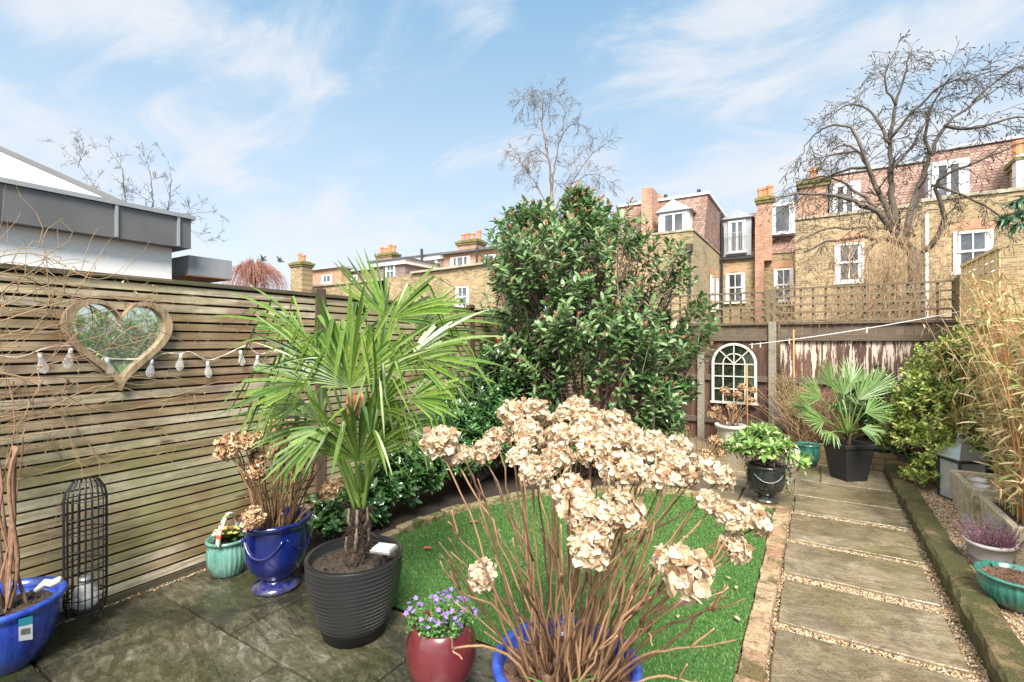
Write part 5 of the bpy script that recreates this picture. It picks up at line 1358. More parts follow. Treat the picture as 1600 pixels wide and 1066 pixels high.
for i in range(3): tr.tube(curve(k0 + np.array((.01 * i, .02, .24)), k0 + np.array((-.05 + .03 * i, .05, 1.0)), 0, 10, .012, rg), [.010, .007], 7)
tr.build('stems', plain('red_brown_stem', (.22, .12, .07), .75, .35, 30), kp, True)
buds = []
for i in range(62):
    y0 = rg.uniform(-.1, .9); z0 = rg.uniform(.95, 1.9); y1 = y0 + rg.uniform(.3, 1.35) * (1.3 if i < 12 else .8); z1 = z0 + rg.gauss(0, .28)
    z1 = min(z1, 1.98); xo = rg.uniform(-3.40, -3.28)
    P = curve((xo, y0, z0), (xo + rg.gauss(0, .03), y1, z1), rg.uniform(-.12, .2), 14, .05, rg)
    P[:, 0] = np.clip(P[:, 0], -3.43, -3.15)
    tw.tube(P, [.0030, .0013], 4, cap=False)
    for _ in range(rg.randint(1, 3)):
        k = rg.randint(3, 12); tw.tube(curve(P[k], P[k] + np.array((rg.gauss(0, .02), rg.uniform(-.1, .25), rg.gauss(0, .18))), .02, 6, .015, rg), [.002, .001], 3, cap=False)
for i in range(7):   # shoots standing over the top
    y0 = YX(rg.uniform(-30, 110), -3.36); tw.tube(curve((-3.38, y0, 1.7), (-3.36, y0 + rg.uniform(-.1, .5), rg.uniform(1.98, 2.15)), 0, 9, .03, rg), [.003, .0012], 4, cap=False)
for i in range(5):   # loose strands down the fence
    px = rg.uniform(20, 120); tw.tube(curve((-3.42, YX(px, -3.42), 1.3), (-3.38, YX(px, -3.42) + rg.uniform(-.1, .15), rg.uniform(.3, .7)), -.02, 12, .04, rg), [.003, .0012], 4, cap=False)
tw.build('twigs', M_TWIG, kp, True)
lv = MB(); ng = np.random.default_rng(3); n_ = 90
lv.leaves(np.stack([ng.uniform(-3.42, -3.3, n_), ng.uniform(.1, 1.7, n_), ng.uniform(1.0, 1.95, n_)], 1), ng.normal(0, 1, (n_, 3)), ng.normal(0, 1, (n_, 3)) + (1, 0, .5), .022, .012, LEAFS)
lv.build('leaf_buds', leafmat('bud_leaf', [(.16, .22, .07), (.35, .36, .16)]), kp)
q = MB(); c = S(82, 912, 2.2); q.tube([c + camdir(-.07, -.03, 0), c + camdir(-.03, .005, 0), c, c + camdir(.035, .02, 0)], [.013, .016, .016, .014], 8)
tag(centre_origin(q.build('hose_end', M_WHITEP, smooth=True)), 'pale curved hose end resting on the rim of the far left blue pot', 'hose')

# ================================================================ burgundy pot with bellflowers
r0_ = np.array((-1.385, 1.635, 0.0))
bp = thing('potted_bellflowers', 'round burgundy glazed pot of small purple flowers beside the palm pot', 'potted flowers', tuple(r0_))
q = MB(); q.lathe([(.085, 0), (.10, .006), (.138, .07), (.153, .14), (.150, .20), (.135, .25), (.122, .272), (.117, .277), (.110, .272), (.112, .23)], 60, r0_); q.build('pot', M_BURG, bp, True)
soil_disc(bp, r0_, .113, .245, seed=19)
tips_ = []; rg = random.Random(8); ng = np.random.default_rng(8); lv = MB(); fl = MB(); st = MB()
for i in range(120):
    a = rg.uniform(0, 6.28); R = .105 * math.sqrt(rg.random()); b = r0_ + np.array((math.cos(a) * R, math.sin(a) * R, .25)); hgt = (.115 - R * .55) * rg.uniform(.6, 1.3)
    t = b + np.array((math.cos(a) * R * .45, math.sin(a) * R * .45, hgt)); st.tube([b, t], .0015, 3, cap=False)
    n_ = 9; pp_ = b + (t - b) * np.linspace(.2, 1, n_)[:, None] + ng.normal(0, .006, (n_, 3)); lv.leaves(pp_, ng.normal(0, 1, (n_, 3)) + (0, 0, .3), ng.normal(0, .5, (n_, 3)) + (0, 0, 1), .016, .012, LEAFS)
    if i % 2 == 0:
        tip = t + UV * rg.uniform(.01, .03)
        tips_.append(tip)
lv.build('foliage', leafmat('bellflower_leaf', [(.05, .16, .03), (.12, .30, .07), (.22, .40, .16)]), bp); 
for k in range(5): ta = k * 1.2566; fl.leaves([(0, 0, 0)], [(math.cos(ta) * .9, math.sin(ta) * .9, .5)], [(math.cos(ta), math.sin(ta), 1)], .013, .009, LEAFS)
f0 = fl.build('flower', leafmat('purple_petal', [(.16, .06, .36), (.30, .16, .58), (.45, .32, .72)], .6, .2), None); f0.parent = bp
for k, tip in enumerate(tips_):
    f_ = f0 if k == 0 else f0.copy()
    if k: COL.objects.link(f_); f_.parent = bp
    f_.location = tuple(tip - r0_); f_.rotation_euler = (rg.gauss(0, .4), rg.gauss(0, .4), rg.uniform(0, 6)); f_.scale = (1.15,) * 3
st.build('stems', M_PETI, bp)
q = MB(); c = G(505, 845); q.box(c[0] - .013, c[0] + .013, c[1], c[1] + .003, .0, .135, Matrix.Rotation(YAW, 3, 'Z')); tag(centre_origin(q.build('plant_label', M_WHITE)), 'white plastic plant label stuck in the bed behind the palm', 'plant label')

# ================================================================ back of the garden
def arched(s, h0, wd, n=16):
    r_ = wd / 2; return [(-r_, 0), (r_, 0)] + [(r_ * math.cos(a), h0 + r_ * math.sin(a)) for a in np.linspace(0, PI, n)]
am = thing('arched_mirror', 'white arched window mirror with glazing bars hanging on the back fence', 'mirror', (-1.04, BY - .06, .59))
mx, mz, mw, mh = -1.04, .59, .62, .57
def arcband(r0, r1, a0=0, a1=PI, n=24):
    A_ = np.linspace(a0, a1, n); return [(mx + r1 * math.cos(a), mz + mh + r1 * math.sin(a)) for a in A_] + [(mx + r0 * math.cos(a), mz + mh + r0 * math.sin(a)) for a in A_[::-1]]
q = MB(); yy = BY - .06; hw = mw / 2
q.prism(arcband(hw - .035, hw), yy - .03, yy, 'y')
q.box(mx - hw, mx - hw + .035, yy - .03, yy, mz, mz + mh); q.box(mx + hw - .035, mx + hw, yy - .03, yy, mz, mz + mh); q.box(mx - hw - .02, mx + hw + .02, yy - .035, yy, mz - .03, mz)
q.build('frame', M_CREAM, am)
q = MB(); b_ = .007
for xx in (-.15, 0, .15): q.box(mx + xx - b_, mx + xx + b_, yy - .022, yy - .008, mz, mz + mh)
for zz_ in (.19, .38, .565): q.box(mx - hw + .03, mx + hw - .03, yy - .0235, yy - .007, mz + zz_ - b_, mz + zz_ + b_)
q.prism(arcband(.143, .158), yy - .022, yy - .008, 'y')
for a in (PI / 4, PI / 2, 3 * PI / 4): q.bar((mx, yy - .015, mz + mh), (mx + math.cos(a) * (hw - .02), yy - .015, mz + mh + math.sin(a) * (hw - .02)), .013, .014, (0, 1, 0))
q.build('glazing_bars', M_CREAM, am)
q = MB(); q.prism([(mx + a, mz + b) for a, b in arched(1, mh, mw - .04)], yy - .005, yy - .001, 'y'); q.build('mirror_glass', material('dim_mirror', lambda t: t.n('ShaderNodeMixShader', {0: .35, 1: t.n('ShaderNodeBsdfPrincipled', {'Base Color': (.42, .48, .42, 1), 'Metallic': 1.0, 'Roughness': .05}).outputs[0], 2: t.n('ShaderNodeBsdfDiffuse', {'Color': t.ramp(t.noise(t.obj(), 9, 5, .7), [(.4, (.02, .03, .018)), (.62, (.08, .10, .06)), (.75, (.30, .32, .28))])}).outputs[0]}).outputs[0]), am)
# washing line and pegs
la_, lb_ = np.array((XY(1170, 7.9), 7.9, ZY(1170, 539, 7.9))), np.array((XY(1500, 7.4), 7.4, ZY(1500, 487, 7.4)))
P = curve(la_, lb_, .03, 20); q = MB(); q.tube(P, .006, 5)
wl = tag(centre_origin(q.build('washing_line', M_WHITE, smooth=True)), 'white washing line stretched across the back fence', 'washing line')
M_PEG = plain('pale_peg', (.62, .50, .40), .7)
for s, lab in ((.02, 'wooden peg at the left end of the washing line nearest the arched mirror'), (.07, 'second wooden peg on the washing line, left of the tall concrete post'), (.235, 'wooden peg on the washing line just right of the tall concrete post'), (.62, 'lone wooden peg on the washing line in front of the peeling boards')):
    c = la_ + (lb_ - la_) * s; c[2] -= .03 * 4 * s * (1 - s); q = MB(); q.box(c[0] - .007, c[0] + .007, c[1] - .014, c[1] - .004, c[2] - .055, c[2] + .02); q.box(c[0] - .007, c[0] + .007, c[1] + .004, c[1] + .014, c[2] - .055, c[2] + .02); q.box(c[0] - .009, c[0] + .009, c[1] - .004, c[1] + .004, c[2] + .006, c[2] + .013)
    tag(centre_origin(q.build('clothes_peg', M_PEG)), lab, 'clothes peg', 'pegs on the washing line')

# black urn with choisya
c0 = np.array((-.40, 5.14, 0.0))
M_CHO = leafmat('choisya_leaf', [(.10, .22, .04), (.20, .36, .08), (.34, .50, .14), (.52, .62, .30)], .35, .25)
cu = shrub('potted_mexican_orange', 'bright green leafy plant in a glossy black urn at the corner of the lawn', tuple(c0), [(-.42, 5.14, .52, .30, .26, .20), (-.62, 5.1, .50, .16, .16, .13), (-.15, 5.12, .42, .13, .14, .09), (-.42, 5.14, .64, .12, .12, .15)], 105, M_CHO, 9, .085, .034, .07, seed=12, tmpl=LEAF, spread=1.2, droop=.05, cat='potted shrub', sz=.34)
q = MB(); q.lathe([(.10, 0), (.112, .006), (.112, .02), (.085, .036), (.062, .048), (.062, .058), (.10, .08), (.14, .12), (.163, .18), (.168, .24), (.162, .30), (.162, .315), (.172, .325), (.174, .34), (.165, .346), (.150, .34), (.148, .29)], 56, c0); q.build('pot', M_BLKG, cu, True)
q = MB(); P = []
for i in range(21):
    s = i / 20; a = R_(-75) + (s - .5) * 1.7; P.append(c0 + np.array((math.cos(a) * .170, math.sin(a) * .170, .285 - .075 * (1 - (2 * s - 1) ** 2))))
q.tube(P, .0065, 6); q.build('rope_garland', M_BLKG, cu, True)
soil_disc(cu, c0, .15, .32, seed=23)
lv = MB(); ng = np.random.default_rng(33)
for k in range(9):   # trailing ivy strands
    a = ng.uniform(0, 6.28); r_ = .17; P = np.array([c0 + np.array((math.cos(a) * (r_ + .015), math.sin(a) * (r_ + .015), .34 - s * ng.uniform(.18, .3))) for s in np.linspace(0, 1, 12)]); n_ = 12
    lv.leaves(P + ng.normal(0, .012, (n_, 3)), ng.normal(0, 1, (n_, 3)), ng.normal(0, .5, (n_, 3)) + (math.cos(a), math.sin(a), .3), .026, .02, LEAFS)
lv.build('trailing_ivy', M_CAM, cu)

def drystems(name, label, base, rim, r_, prof, mat, heads, nst, hh, seed, cat='potted plant', spread=.3, mesh=HEADB, hs=1.0):
    o = thing(name, label, cat, tuple(base)); q = MB(); q.lathe(prof, 44, base); q.build('pot', mat, o, True); soil_disc(o, base, r_ * .86, rim - .04, seed=seed)
    rg = random.Random(seed); cn = MB()
    for i in range(nst):
        a = rg.uniform(0, 6.28); b = base + np.array((math.cos(a) * r_ * .4, math.sin(a) * r_ * .4, rim - .04)); R = r_ * .5 + rg.uniform(0, spread)
        cane(cn, b, base + np.array((math.cos(a) * R, math.sin(a) * R, rim + hh * rg.uniform(.5, 1))), rg, .0045, .0025, .6, 8)
    for t, sc in heads:
        cane(cn, base + UV * (rim - .04), t - UV * .02, rg, .0045, .003, .5, 8); put_head(o, t, nvec(UV + np.array([rg.gauss(0, .2) for _ in range(3)])), sc * hs, rg.choice(mesh), rg)
    if cn.n: cn.build('stems', M_CANE, o, True)
    return o
w_b = np.array((-1.02, 7.42, 0.0))
drystems('potted_hydrangea', 'small brown hydrangea in a pale pot standing under the arched mirror', w_b, .33, .19, [(.12, 0), (.13, .01), (.165, .2), (.18, .28), (.20, .285), (.205, .33), (.19, .335), (.178, .3), (.17, .25)], M_WHITEP,
         [(S(px, py, 7.0), sc) for px, py, sc in ((1133, 612, 1.3), (1152, 618, 1.2), (1143, 636, 1.2), (1175, 625, 1.0), (1120, 640, 1.1), (1160, 605, 1.0), (1112, 648, 1.0), (1176, 610, .9), (1128, 655, 1.1), (1150, 653, 1.2))], 22, .34, 51)
b_b = np.array((-.98, 5.02, 0.0))
drystems('potted_hydrangea', 'bare stemmed hydrangea in a brown bowl pot at the far edge of the lawn', b_b, .27, .15, [(.08, 0), (.09, .008), (.115, .08), (.135, .20), (.15, .24), (.155, .262), (.145, .27), (.132, .262), (.128, .22)], M_BROWNP,
         [(S(px, py, 4.7), sc) for px, py, sc in ((1118, 690, 1.0), (1105, 712, 1.1), (1128, 708, .8))], 26, .42, 53, spread=.25)
q = MB(); c = np.array((-.27, 6.68, 0.0)); q.lathe([(.085, 0), (.09, .005), (.115, .19), (.12, .195), (.113, .2), (.108, .19), (.10, .1)], 32, c); t_ = thing('bucket', 'small pale bucket on the back patio behind the black urn', 'bucket', tuple(c)); q.build('body', M_WHITEP, t_, True)
q = MB(); q.tube([c + np.array((math.cos(a) * .115, -.02, .195 + math.sin(a) * .07)) for a in np.linspace(0, PI, 12)], .004, 5); q.build('handle', M_STEEL, t_, True)
q = MB(); c = np.array((-.08, 6.88, 0.0)); t_ = thing('flower_pot', 'empty ribbed teal pot beside the low brick wall at the back', 'pot', tuple(c)); q.lathe([(.08, 0), (.09, .01), (.12, .1), (.128, .2), (.122, .235), (.132, .245), (.132, .26), (.12, .262), (.112, .22)], 60, c, flute=flute(20, .05, .05, .5)); q.build('body', M_TEAL, t_, True); soil_disc(t_, c, .11, .235, seed=61)
for px, top, bot, lab in ((1240, 515, 640, 'thin orange bamboo cane standing against the back fence right of the concrete post'), (1167, 570, 650, 'bamboo cane standing in front of the arched mirror')):
    q = MB(); Yc = 7.75 if px > 1200 else 7.45; q.tube([(XY(px, Yc), Yc, ZY(px, top, Yc)), (XY(px, Yc) + .01, Yc - .02, .05)], .010, 6)
    tag(centre_origin(q.build('bamboo_cane', plain('cane_wood', (.45, .22, .08), .6), smooth=True)), lab, 'cane', 'bamboo canes')

# scruffy twiggy shrub, dark ivy bush, euonymus
M_TAN = leafmat('tan_small_leaf', [(.20, .17, .06), (.34, .26, .12), (.42, .30, .17), (.16, .20, .06)], .6)
o = shrub('twiggy_shrub', 'scruffy tan and green twiggy shrub at the foot of the tall concrete post', (-.15, 7.35, 0), [(-.1, 7.4, .60, .42, .3, .42), (-.38, 7.6, .85, .25, .2, .35), (.25, 7.2, .45, .3, .25, .28)], 420, M_TAN, 9, .026, .012, .14, seed=15, stemm=M_TWIG, tmpl=LEAFS, r=.003)
rg = random.Random(77); q = MB()
for i in range(130):
    t = np.array((rg.gauss(-.1, .3), rg.gauss(7.3, .16), rg.uniform(.3, 1.05))); q.tube(curve((-.1 + rg.gauss(0, .1), 7.4, .05), t, -.08, 7, .03, rg), [.004, .0015], 3, cap=False)
q.build('twigs', M_TWIG, o)
shrub('evergreen_shrub', 'dark leafy bush in shade behind the smaller palm on the right', (.75, 7.35, .17), [(.7, 7.3, .55, .5, .3, .45), (.95, 7.1, .3, .35, .3, .25), (.55, 7.6, .9, .4, .2, .3)], 420, M_CAM, 10, .055, .03, .10, seed=17)
M_EUO = leafmat('euonymus_leaf', [(.06, .15, .022), (.16, .29, .04), (.34, .44, .07), (.60, .60, .16), (.76, .72, .30)], .35, .25)
shrub('euonymus_bush', 'rounded yellow and green variegated bush in front of the right fence corner', (1.2, 6.75, .05),
      [(.98, 6.6, .55, .44, .42, .50), (1.25, 6.6, .85, .44, .45, .65), (1.15, 6.75, 1.15, .38, .34, .42), (1.30, 6.5, 1.35, .30, .28, .36), (.92, 6.5, .9, .28, .26, .32), (1.12, 6.15, .45, .37, .3, .42), (1.0, 6.2, .2, .3, .3, .2)], 1500, M_EUO, 11, .05, .027, .09, seed=18, spread=1.0)
# bamboo
M_BAM = leafmat('bamboo_leaf', [(.16, .22, .06), (.34, .36, .12), (.52, .42, .18), (.62, .47, .25), (.68, .56, .38)], .5, .25)
M_CULM = material('bamboo_culm', lambda t: pbsdf(t, t.ramp(t.isl(), [(0, (.34, .10, .045)), (.45, (.50, .20, .08)), (.7, (.64, .46, .22)), (1, (.42, .38, .14))]), .5))
bm = thing('bamboo', 'dense arching clump of slender bamboo with straw coloured culms along the right edge', 'bamboo', (1.38, 4.9, 0))
rg = random.Random(91); ng = np.random.default_rng(91); cm_ = MB(); lv = MB()
Ps, As, Ns, Ls = [], [], [], []
for i in range(520):
    by = rg.uniform(4.36, 6.3); b = np.array((rg.uniform(1.14, 1.44), by, .2)); H = rg.uniform(.8, 2.0) * np.interp(by, [4.3, 5, 6.3], [.85, 1.0, 1.0]) 
    if 5.05 < by < 6.15: b[0] = 1.47 + rg.gauss(0, .02); H *= 1.1
    lean = np.array((rg.uniform(-.28, .30), rg.gauss(.05, .28), 0)); 
    s = np.linspace(0, 1, 9)[:, None]; P = b + UV * H * (s - .12 * s ** 3) + lean * (s ** 2) * H * .62
    cm_.tube(P, [.0045, .0015], 4, cap=False)
    if rg.random() < .85:
        for k in range(rg.randint(3, 8)):
            j = rg.randint(2, 7); a = rg.uniform(0, 6.28); e = P[j] + np.array((math.cos(a), math.sin(a), rg.uniform(.5, 1.4))) * rg.uniform(.06, .18); cm_.tube([P[j], e], .0013, 3, cap=False)
            for m_ in range(rg.randint(3, 6)):
                w_ = rg.random(); Ps.append(P[j] * (1 - w_) + e * w_); As.append(np.array((math.cos(a) + rg.gauss(0, .6), math.sin(a) + rg.gauss(0, .6), rg.gauss(-.2, .6)))); Ns.append((rg.gauss(0, .5), rg.gauss(0, .5), 1)); Ls.append(rg.uniform(.06, .13))
Ls = np.array(Ls); lv.leaves(Ps, As, Ns, Ls, Ls * .13, BLADE)
cm_.build('culms', M_CULM, bm); lv.build('leaves', M_BAM, bm)
q = MB(); ng = np.random.default_rng(5); n_ = 260; q.leaves(np.stack([ng.uniform(1.15, 1.42, n_), ng.uniform(4.35, 4.98, n_), np.full(n_, .30)], 1), ng.normal(0, .4, (n_, 3)) + (0, 0, 1), ng.normal(0, 1, (n_, 3)), ng.uniform(.06, .16, n_), .006, BLADE)
q.build('grass_blades', leafmat('fresh_grass', [(.06, .2, .03), (.12, .3, .05)]), bm)

# stone troughs
M_TROUGH = material('weathered_trough', _moss((.56, .47, .32), (.70, .60, .43), (.30, .26, .13), .1))
def trough(label, x0, x1, y0, y1, h, filled):
    o = thing('stone_trough', label, 'planter', ((x0 + x1) / 2, (y0 + y1) / 2, .05), 'stone troughs by the bamboo'); w_ = .045; q = MB(); f_ = .02
    O = lambda z, e: [(x0 + e, y0 + e, z), (x1 - e, y0 + e, z), (x1 - e, y1 - e, z), (x0 + e, y1 - e, z)]
    V = O(.05, f_) + O(h, 0) + O(h, w_) + O(h - .09, w_ + .01)
    q.add(V, [(3, 2, 1, 0), (12, 13, 14, 15)] + [(k * 4 + i, k * 4 + (i + 1) % 4, k * 4 + 4 + (i + 1) % 4, k * 4 + 4 + i) for k in range(3) for i in range(4)]); q.build('trough', M_TROUGH, o, bevel=.01)
    q = MB(); q.box(x0 + w_, x1 - w_, y0 + w_, y1 - w_, h - .088, h - .03 if filled else h - .06); q.build('soil', M_SOIL if filled else M_GRAVEL, o); return o
trough('long pale stone trough planted with bamboo, nearest on the right', 1.05, 1.47, 4.28, 5.02, .33, True)
tb_ = trough('pale stone trough holding two small glass dishes, beyond the planted trough', 1.01, 1.46, 5.07, 5.75, .36, False)
for (px, py, lab) in ((1528, 752, 'round glass dish in the far stone trough, upper of the two'), (1530, 762, 'round glass dish in the far stone trough, lower of the two')):
    d = FPX * (CAMH - .32) / (py - 533.); c = S(px, py, d); c = np.array((min(max(c[0], 1.12), 1.38), min(max(c[1], 5.2), 5.65), .302)); q = MB(); q.lathe([(.03, 0), (.055, .015), (.06, .04), (.056, .04), (.048, .02), (.0, .012)], 24, c)
    tag(centre_origin(q.build('glass_dish', M_CGLASS, smooth=True)), lab, 'dish', 'glass dishes in the trough')
q = MB(); c = G(1478, 775, .05); q.tube([c, c + np.array((.03, .1, .20))], .008, 5); tag(centre_origin(q.build('wooden_stick', plain('cane_wood', (.45, .22, .08), .6))), 'short orange stick leaning on the far stone trough', 'stick')
# metal lantern
l0 = np.array((1.13, 5.93, .05)); ln = thing('metal_lantern', 'shiny metal lantern with a pyramid top behind the stone trough', 'lantern', tuple(l0)); rt = Matrix.Rotation(.5, 3, 'Z')
def sqp(h, z): return [tuple(l0 + np.array(rt @ Vector((x * h, y * h, 0))) + UV * z) for x, y in ((-1, -1), (1, -1), (1, 1), (-1, 1))]
q = MB(); q.add(sqp(.13, .38) + sqp(.14, .395) + sqp(.03, .52) + sqp(.03, .55), [(3, 2, 1, 0), (12, 13, 14, 15)] + [(k * 4 + i, k * 4 + (i + 1) % 4, k * 4 + 4 + (i + 1) % 4, k * 4 + 4 + i) for k in range(3) for i in range(4)]); q.build('roof', M_STEEL, ln)
q = MB()
for p in sqp(.115, 0): q.bar(p, (p[0], p[1], .43), .02, .02, (1, 0, 0))
for z in (.01, .37): 
    P = sqp(.115, z)
    for i in range(4): q.bar(P[i], P[(i + 1) % 4], .018, .02)
q.build('frame', M_BLKP, ln)
q = MB(); q.add(sqp(.112, .02) + sqp(.112, .36), [(i, (i + 1) % 4, 4 + (i + 1) % 4, 4 + i) for i in range(4)]); q.build('glass', M_CGLASS, ln)
q = MB(); q.tube([l0 + UV * .55 + np.array((math.cos(a) * .03, 0, .03 + math.sin(a) * .03)) for a in np.linspace(0, 2 * PI, 14)], .004, 5); q.build('ring', M_STEEL, ln)

# heather in an oval grey pot
h0 = np.array((.955, 4.30, .05)); hp = thing('potted_heather', 'oval pale grey planter of purple heather beside the stone trough', 'potted heather', tuple(h0))
q = MB(); q.lathe([(.105, 0), (.115, .005), (.113, .015), (.125, .06), (.129, .062), (.13, .07), (.145, .145), (.16, .152), (.162, .168), (.148, .172), (.135, .16), (.13, .12)], 56, h0, 1.12, .82, R_(70)); q.build('pot', M_GREYP, hp, True)
soil_disc(hp, h0, .135, .185, 1.12, .82, R_(70), seed=71)
rg = random.Random(71); ng = np.random.default_rng(71); st = MB(); lv = MB(); f2 = MB()
for i in range(150):
    a = rg.uniform(0, 6.28); R = .125 * math.sqrt(rg.random()); b = h0 + np.array((math.cos(a) * R * .9, math.sin(a) * R * 1.1, .13)); t = b + np.array((math.cos(a) * R * .6 + rg.gauss(0, .015), math.sin(a) * R * .6 + rg.gauss(0, .015), rg.uniform(.07, .17)))
    st.tube([b, t], .0014, 3, cap=False); n_ = 22; pp_ = b + (t - b) * ng.uniform(.25, 1, n_)[:, None] + ng.normal(0, .003, (n_, 3)); m = lv if (t[1] > h0[1] + .03 and rg.random() < .6) else f2
    m.leaves(pp_, ng.normal(0, 1, (n_, 3)) + (0, 0, .6), ng.normal(0, 1, (n_, 3)), .011, .005, LEAFS)
st.build('stems', M_BARK, hp); f2.build('pink_foliage', leafmat('heather_pink', [(.10, .02, .05), (.26, .05, .14), (.40, .16, .30), (.14, .09, .06)], .6), hp); lv.build('blue_foliage', leafmat('heather_blue', [(.05, .07, .14), (.12, .14, .28), (.20, .24, .34), (.10, .13, .08)], .6), hp)
# teal bowl
t0 = np.array((.925, 3.70, .05)); tp = thing('teal_bowl_planter', 'wide ribbed teal bowl with bare soil at the right edge of the picture', 'planter', tuple(t0))
q = MB(); q.lathe([(.085, 0), (.095, .006), (.135, .045), (.158, .10), (.160, .135), (.152, .155), (.152, .162), (.170, .168), (.173, .178), (.162, .184), (.148, .178), (.143, .14)], 110, t0, flute=flute(30, .055, .05, .46)); q.build('bowl', M_TEAL, tp, True)
soil_disc(tp, t0, .146, .207, seed=73, mat=plain('mulch', (.12, .065, .04), .9, .5, 60, .8))
q = MB(); q.leaves([t0 + np.array((.1, .0, .15))] * 4, [(.2, -.1, 1), (.4, .2, 1), (-.1, .2, 1), (.3, -.3, .8)], [(0, -1, .2)] * 4, .16, .008, BLADE); q.build('shoots', leafmat('fresh_grass', [(.06, .2, .03), (.12, .3, .05)]), tp)

# ================================================================ bare trees
def PXL(pts, Y, yo=0.0):    # limb drawn through image points, standing in the plane Y (plus a depth drift)
    return [np.array((XY(px, Y + yo * i), Y + yo * i, ZY(px, py, Y + yo * i))) for i, (px, py) in enumerate(pts)]
ft = thing('fruit_tree', 'wide spreading bare fruit tree behind the trellis on the right', 'tree', (XY(1437, 10.4), 10.4, 0))
rg = random.Random(55); buds = []; TY = 10.4
q = MB(); q.tube([(XY(1437, TY), TY, 0), (XY(1440, TY), TY, 1.2), *PXL([(1432, 470), (1428, 425), (1428, 392)], TY)], [.10, .085, .085], 10); q.build('trunk', M_BARKG, ft, True)
LB = [([(1425, 400), (1408, 369), (1374, 304), (1357, 262), (1341, 236), (1320, 222), (1300, 235)], .07, .08), ([(1420, 385), (1397, 363), (1369, 327), (1330, 312), (1298, 304), (1250, 300), (1208, 312)], .065, -.08), ([(1430, 392), (1397, 377), (1360, 371), (1327, 372), (1290, 378), (1256, 394)], .05, .1),
      ([(1400, 362), (1380, 353), (1327, 355), (1285, 358), (1245, 378)], .035, -.12), ([(1415, 370), (1405, 358), (1394, 327), (1391, 270), (1391, 217), (1400, 160), (1415, 110), (1425, 75)], .06, .05), ([(1425, 370), (1417, 346), (1430, 310), (1439, 284), (1453, 242), (1475, 196), (1520, 160), (1575, 130)], .06, .12),
      ([(1440, 395), (1467, 374), (1479, 338), (1465, 315), (1456, 290), (1481, 273), (1538, 248), (1600, 222)], .05, -.1), ([(1374, 304), (1352, 250), (1335, 200), (1300, 190), (1262, 215), (1245, 262)], .035, -.05), ([(1391, 225), (1370, 180), (1345, 160), (1315, 165), (1290, 190)], .03, .08),
      ([(1400, 165), (1380, 130), (1385, 100), (1400, 80)], .022, 0), ([(1453, 242), (1445, 190), (1465, 150), (1480, 120), (1500, 105)], .03, -.1), ([(1475, 196), (1510, 205), (1560, 190), (1600, 180), (1640, 190)], .03, .05), ([(1391, 270), (1420, 235), (1445, 200), (1450, 170)], .03, .15), ([(1357, 262), (1320, 265), (1280, 280), (1240, 320)], .03, .12), ([(1456, 290), (1500, 300), (1550, 330), (1590, 350)], .028, .1),
      ([(1369, 327), (1340, 300), (1300, 275), (1260, 280), (1225, 300)], .03, .15), ([(1391, 217), (1430, 170), (1470, 130), (1520, 120), (1570, 105)], .028, -.08), ([(1520, 160), (1560, 120), (1600, 100), (1640, 95)], .02, .05), ([(1341, 236), (1300, 240), (1270, 250)], .02, 0)]
for pts, r_, yo in LB:
    m = MB(); limb(m, PXL(pts, TY, yo), r_ * .95, max(.006, r_ * .16), rg, tw=13, tl=.48, depth=2, up=-.55, kids=3, wob=.20, minr=.0034, buds=buds); m.build('limb', M_BARKG, ft, True)
m = MB()
for p, d in buds: m.tube([p, p + d * .04], [.006, .008], 4)
m.build('buds', M_BARKG, ft)
# twiggy hedge behind trellis
hg = thing('winter_shrub', 'thicket of thin straw coloured bare shrub stems behind the trellis', 'shrub', (XY(1380, 9.4), 9.4, 0)); m = MB()
for i in range(120):
    px = rg.triangular(1225, 1500, 1400); bx = XY(px + rg.gauss(0, 8), 9.2); t = np.array((XY(px + rg.gauss(0, 26), 9.3), 9.3 + rg.gauss(0, .35), rg.uniform(2.1, 3.05) - abs(px - 1400) * .003)); P = curve((bx, 9.2 + rg.gauss(0, .25), 0), t, rg.uniform(-.05, .05), 10, .05, rg); m.tube(P, [.009, .003], 4, cap=False)
    for _ in range(6):
        k = rg.randint(4, 9); grow(m, P[k], nvec(UV + np.array([rg.gauss(0, .5) for _ in range(3)])), rg.uniform(.3, .7), .004, 1, rg, 3, .6, .6, .3, .15, None, 4, .0022)
m.build('stems', M_TWIG, hg)
# birch
bt_ = thing('birch_tree', 'slender bare birch with fine drooping twigs rising above the big bush', 'tree', (XY(868, 10.5), 10.5, 0)); rg = random.Random(66)
m = MB(); m.tube([(XY(866, 10.5), 10.5, 0), *PXL([(866, 480), (864, 340), (862, 300)], 10.5)], [.07, .045], 7); m.build('trunk', M_BARK, bt_, True)
for pts, r_ in (([(862, 305), (858, 250), (846, 190), (833, 155), (822, 140)], .028), ([(862, 300), (868, 250), (878, 205), (900, 190), (915, 200), (925, 225)], .02), ([(866, 330), (890, 290), (925, 240), (948, 225)], .018), ([(864, 340), (840, 290), (815, 255), (785, 232)], .018), ([(846, 190), (850, 150), (838, 136), (820, 150), (815, 185)], .014), ([(878, 205), (885, 175), (870, 150), (850, 142)], .012), ([(858, 250), (840, 230), (822, 240), (812, 275)], .013), ([(890, 290), (920, 270), (945, 275), (955, 300)], .012)):
    m = MB(); limb(m, PXL(pts, 10.5, rg.uniform(-.06, .06)), r_, .004, rg, tw=14, tl=.45, depth=2, up=-.6, kids=4, wob=.2, minr=.003); m.build('limb', M_BARK, bt_, True)
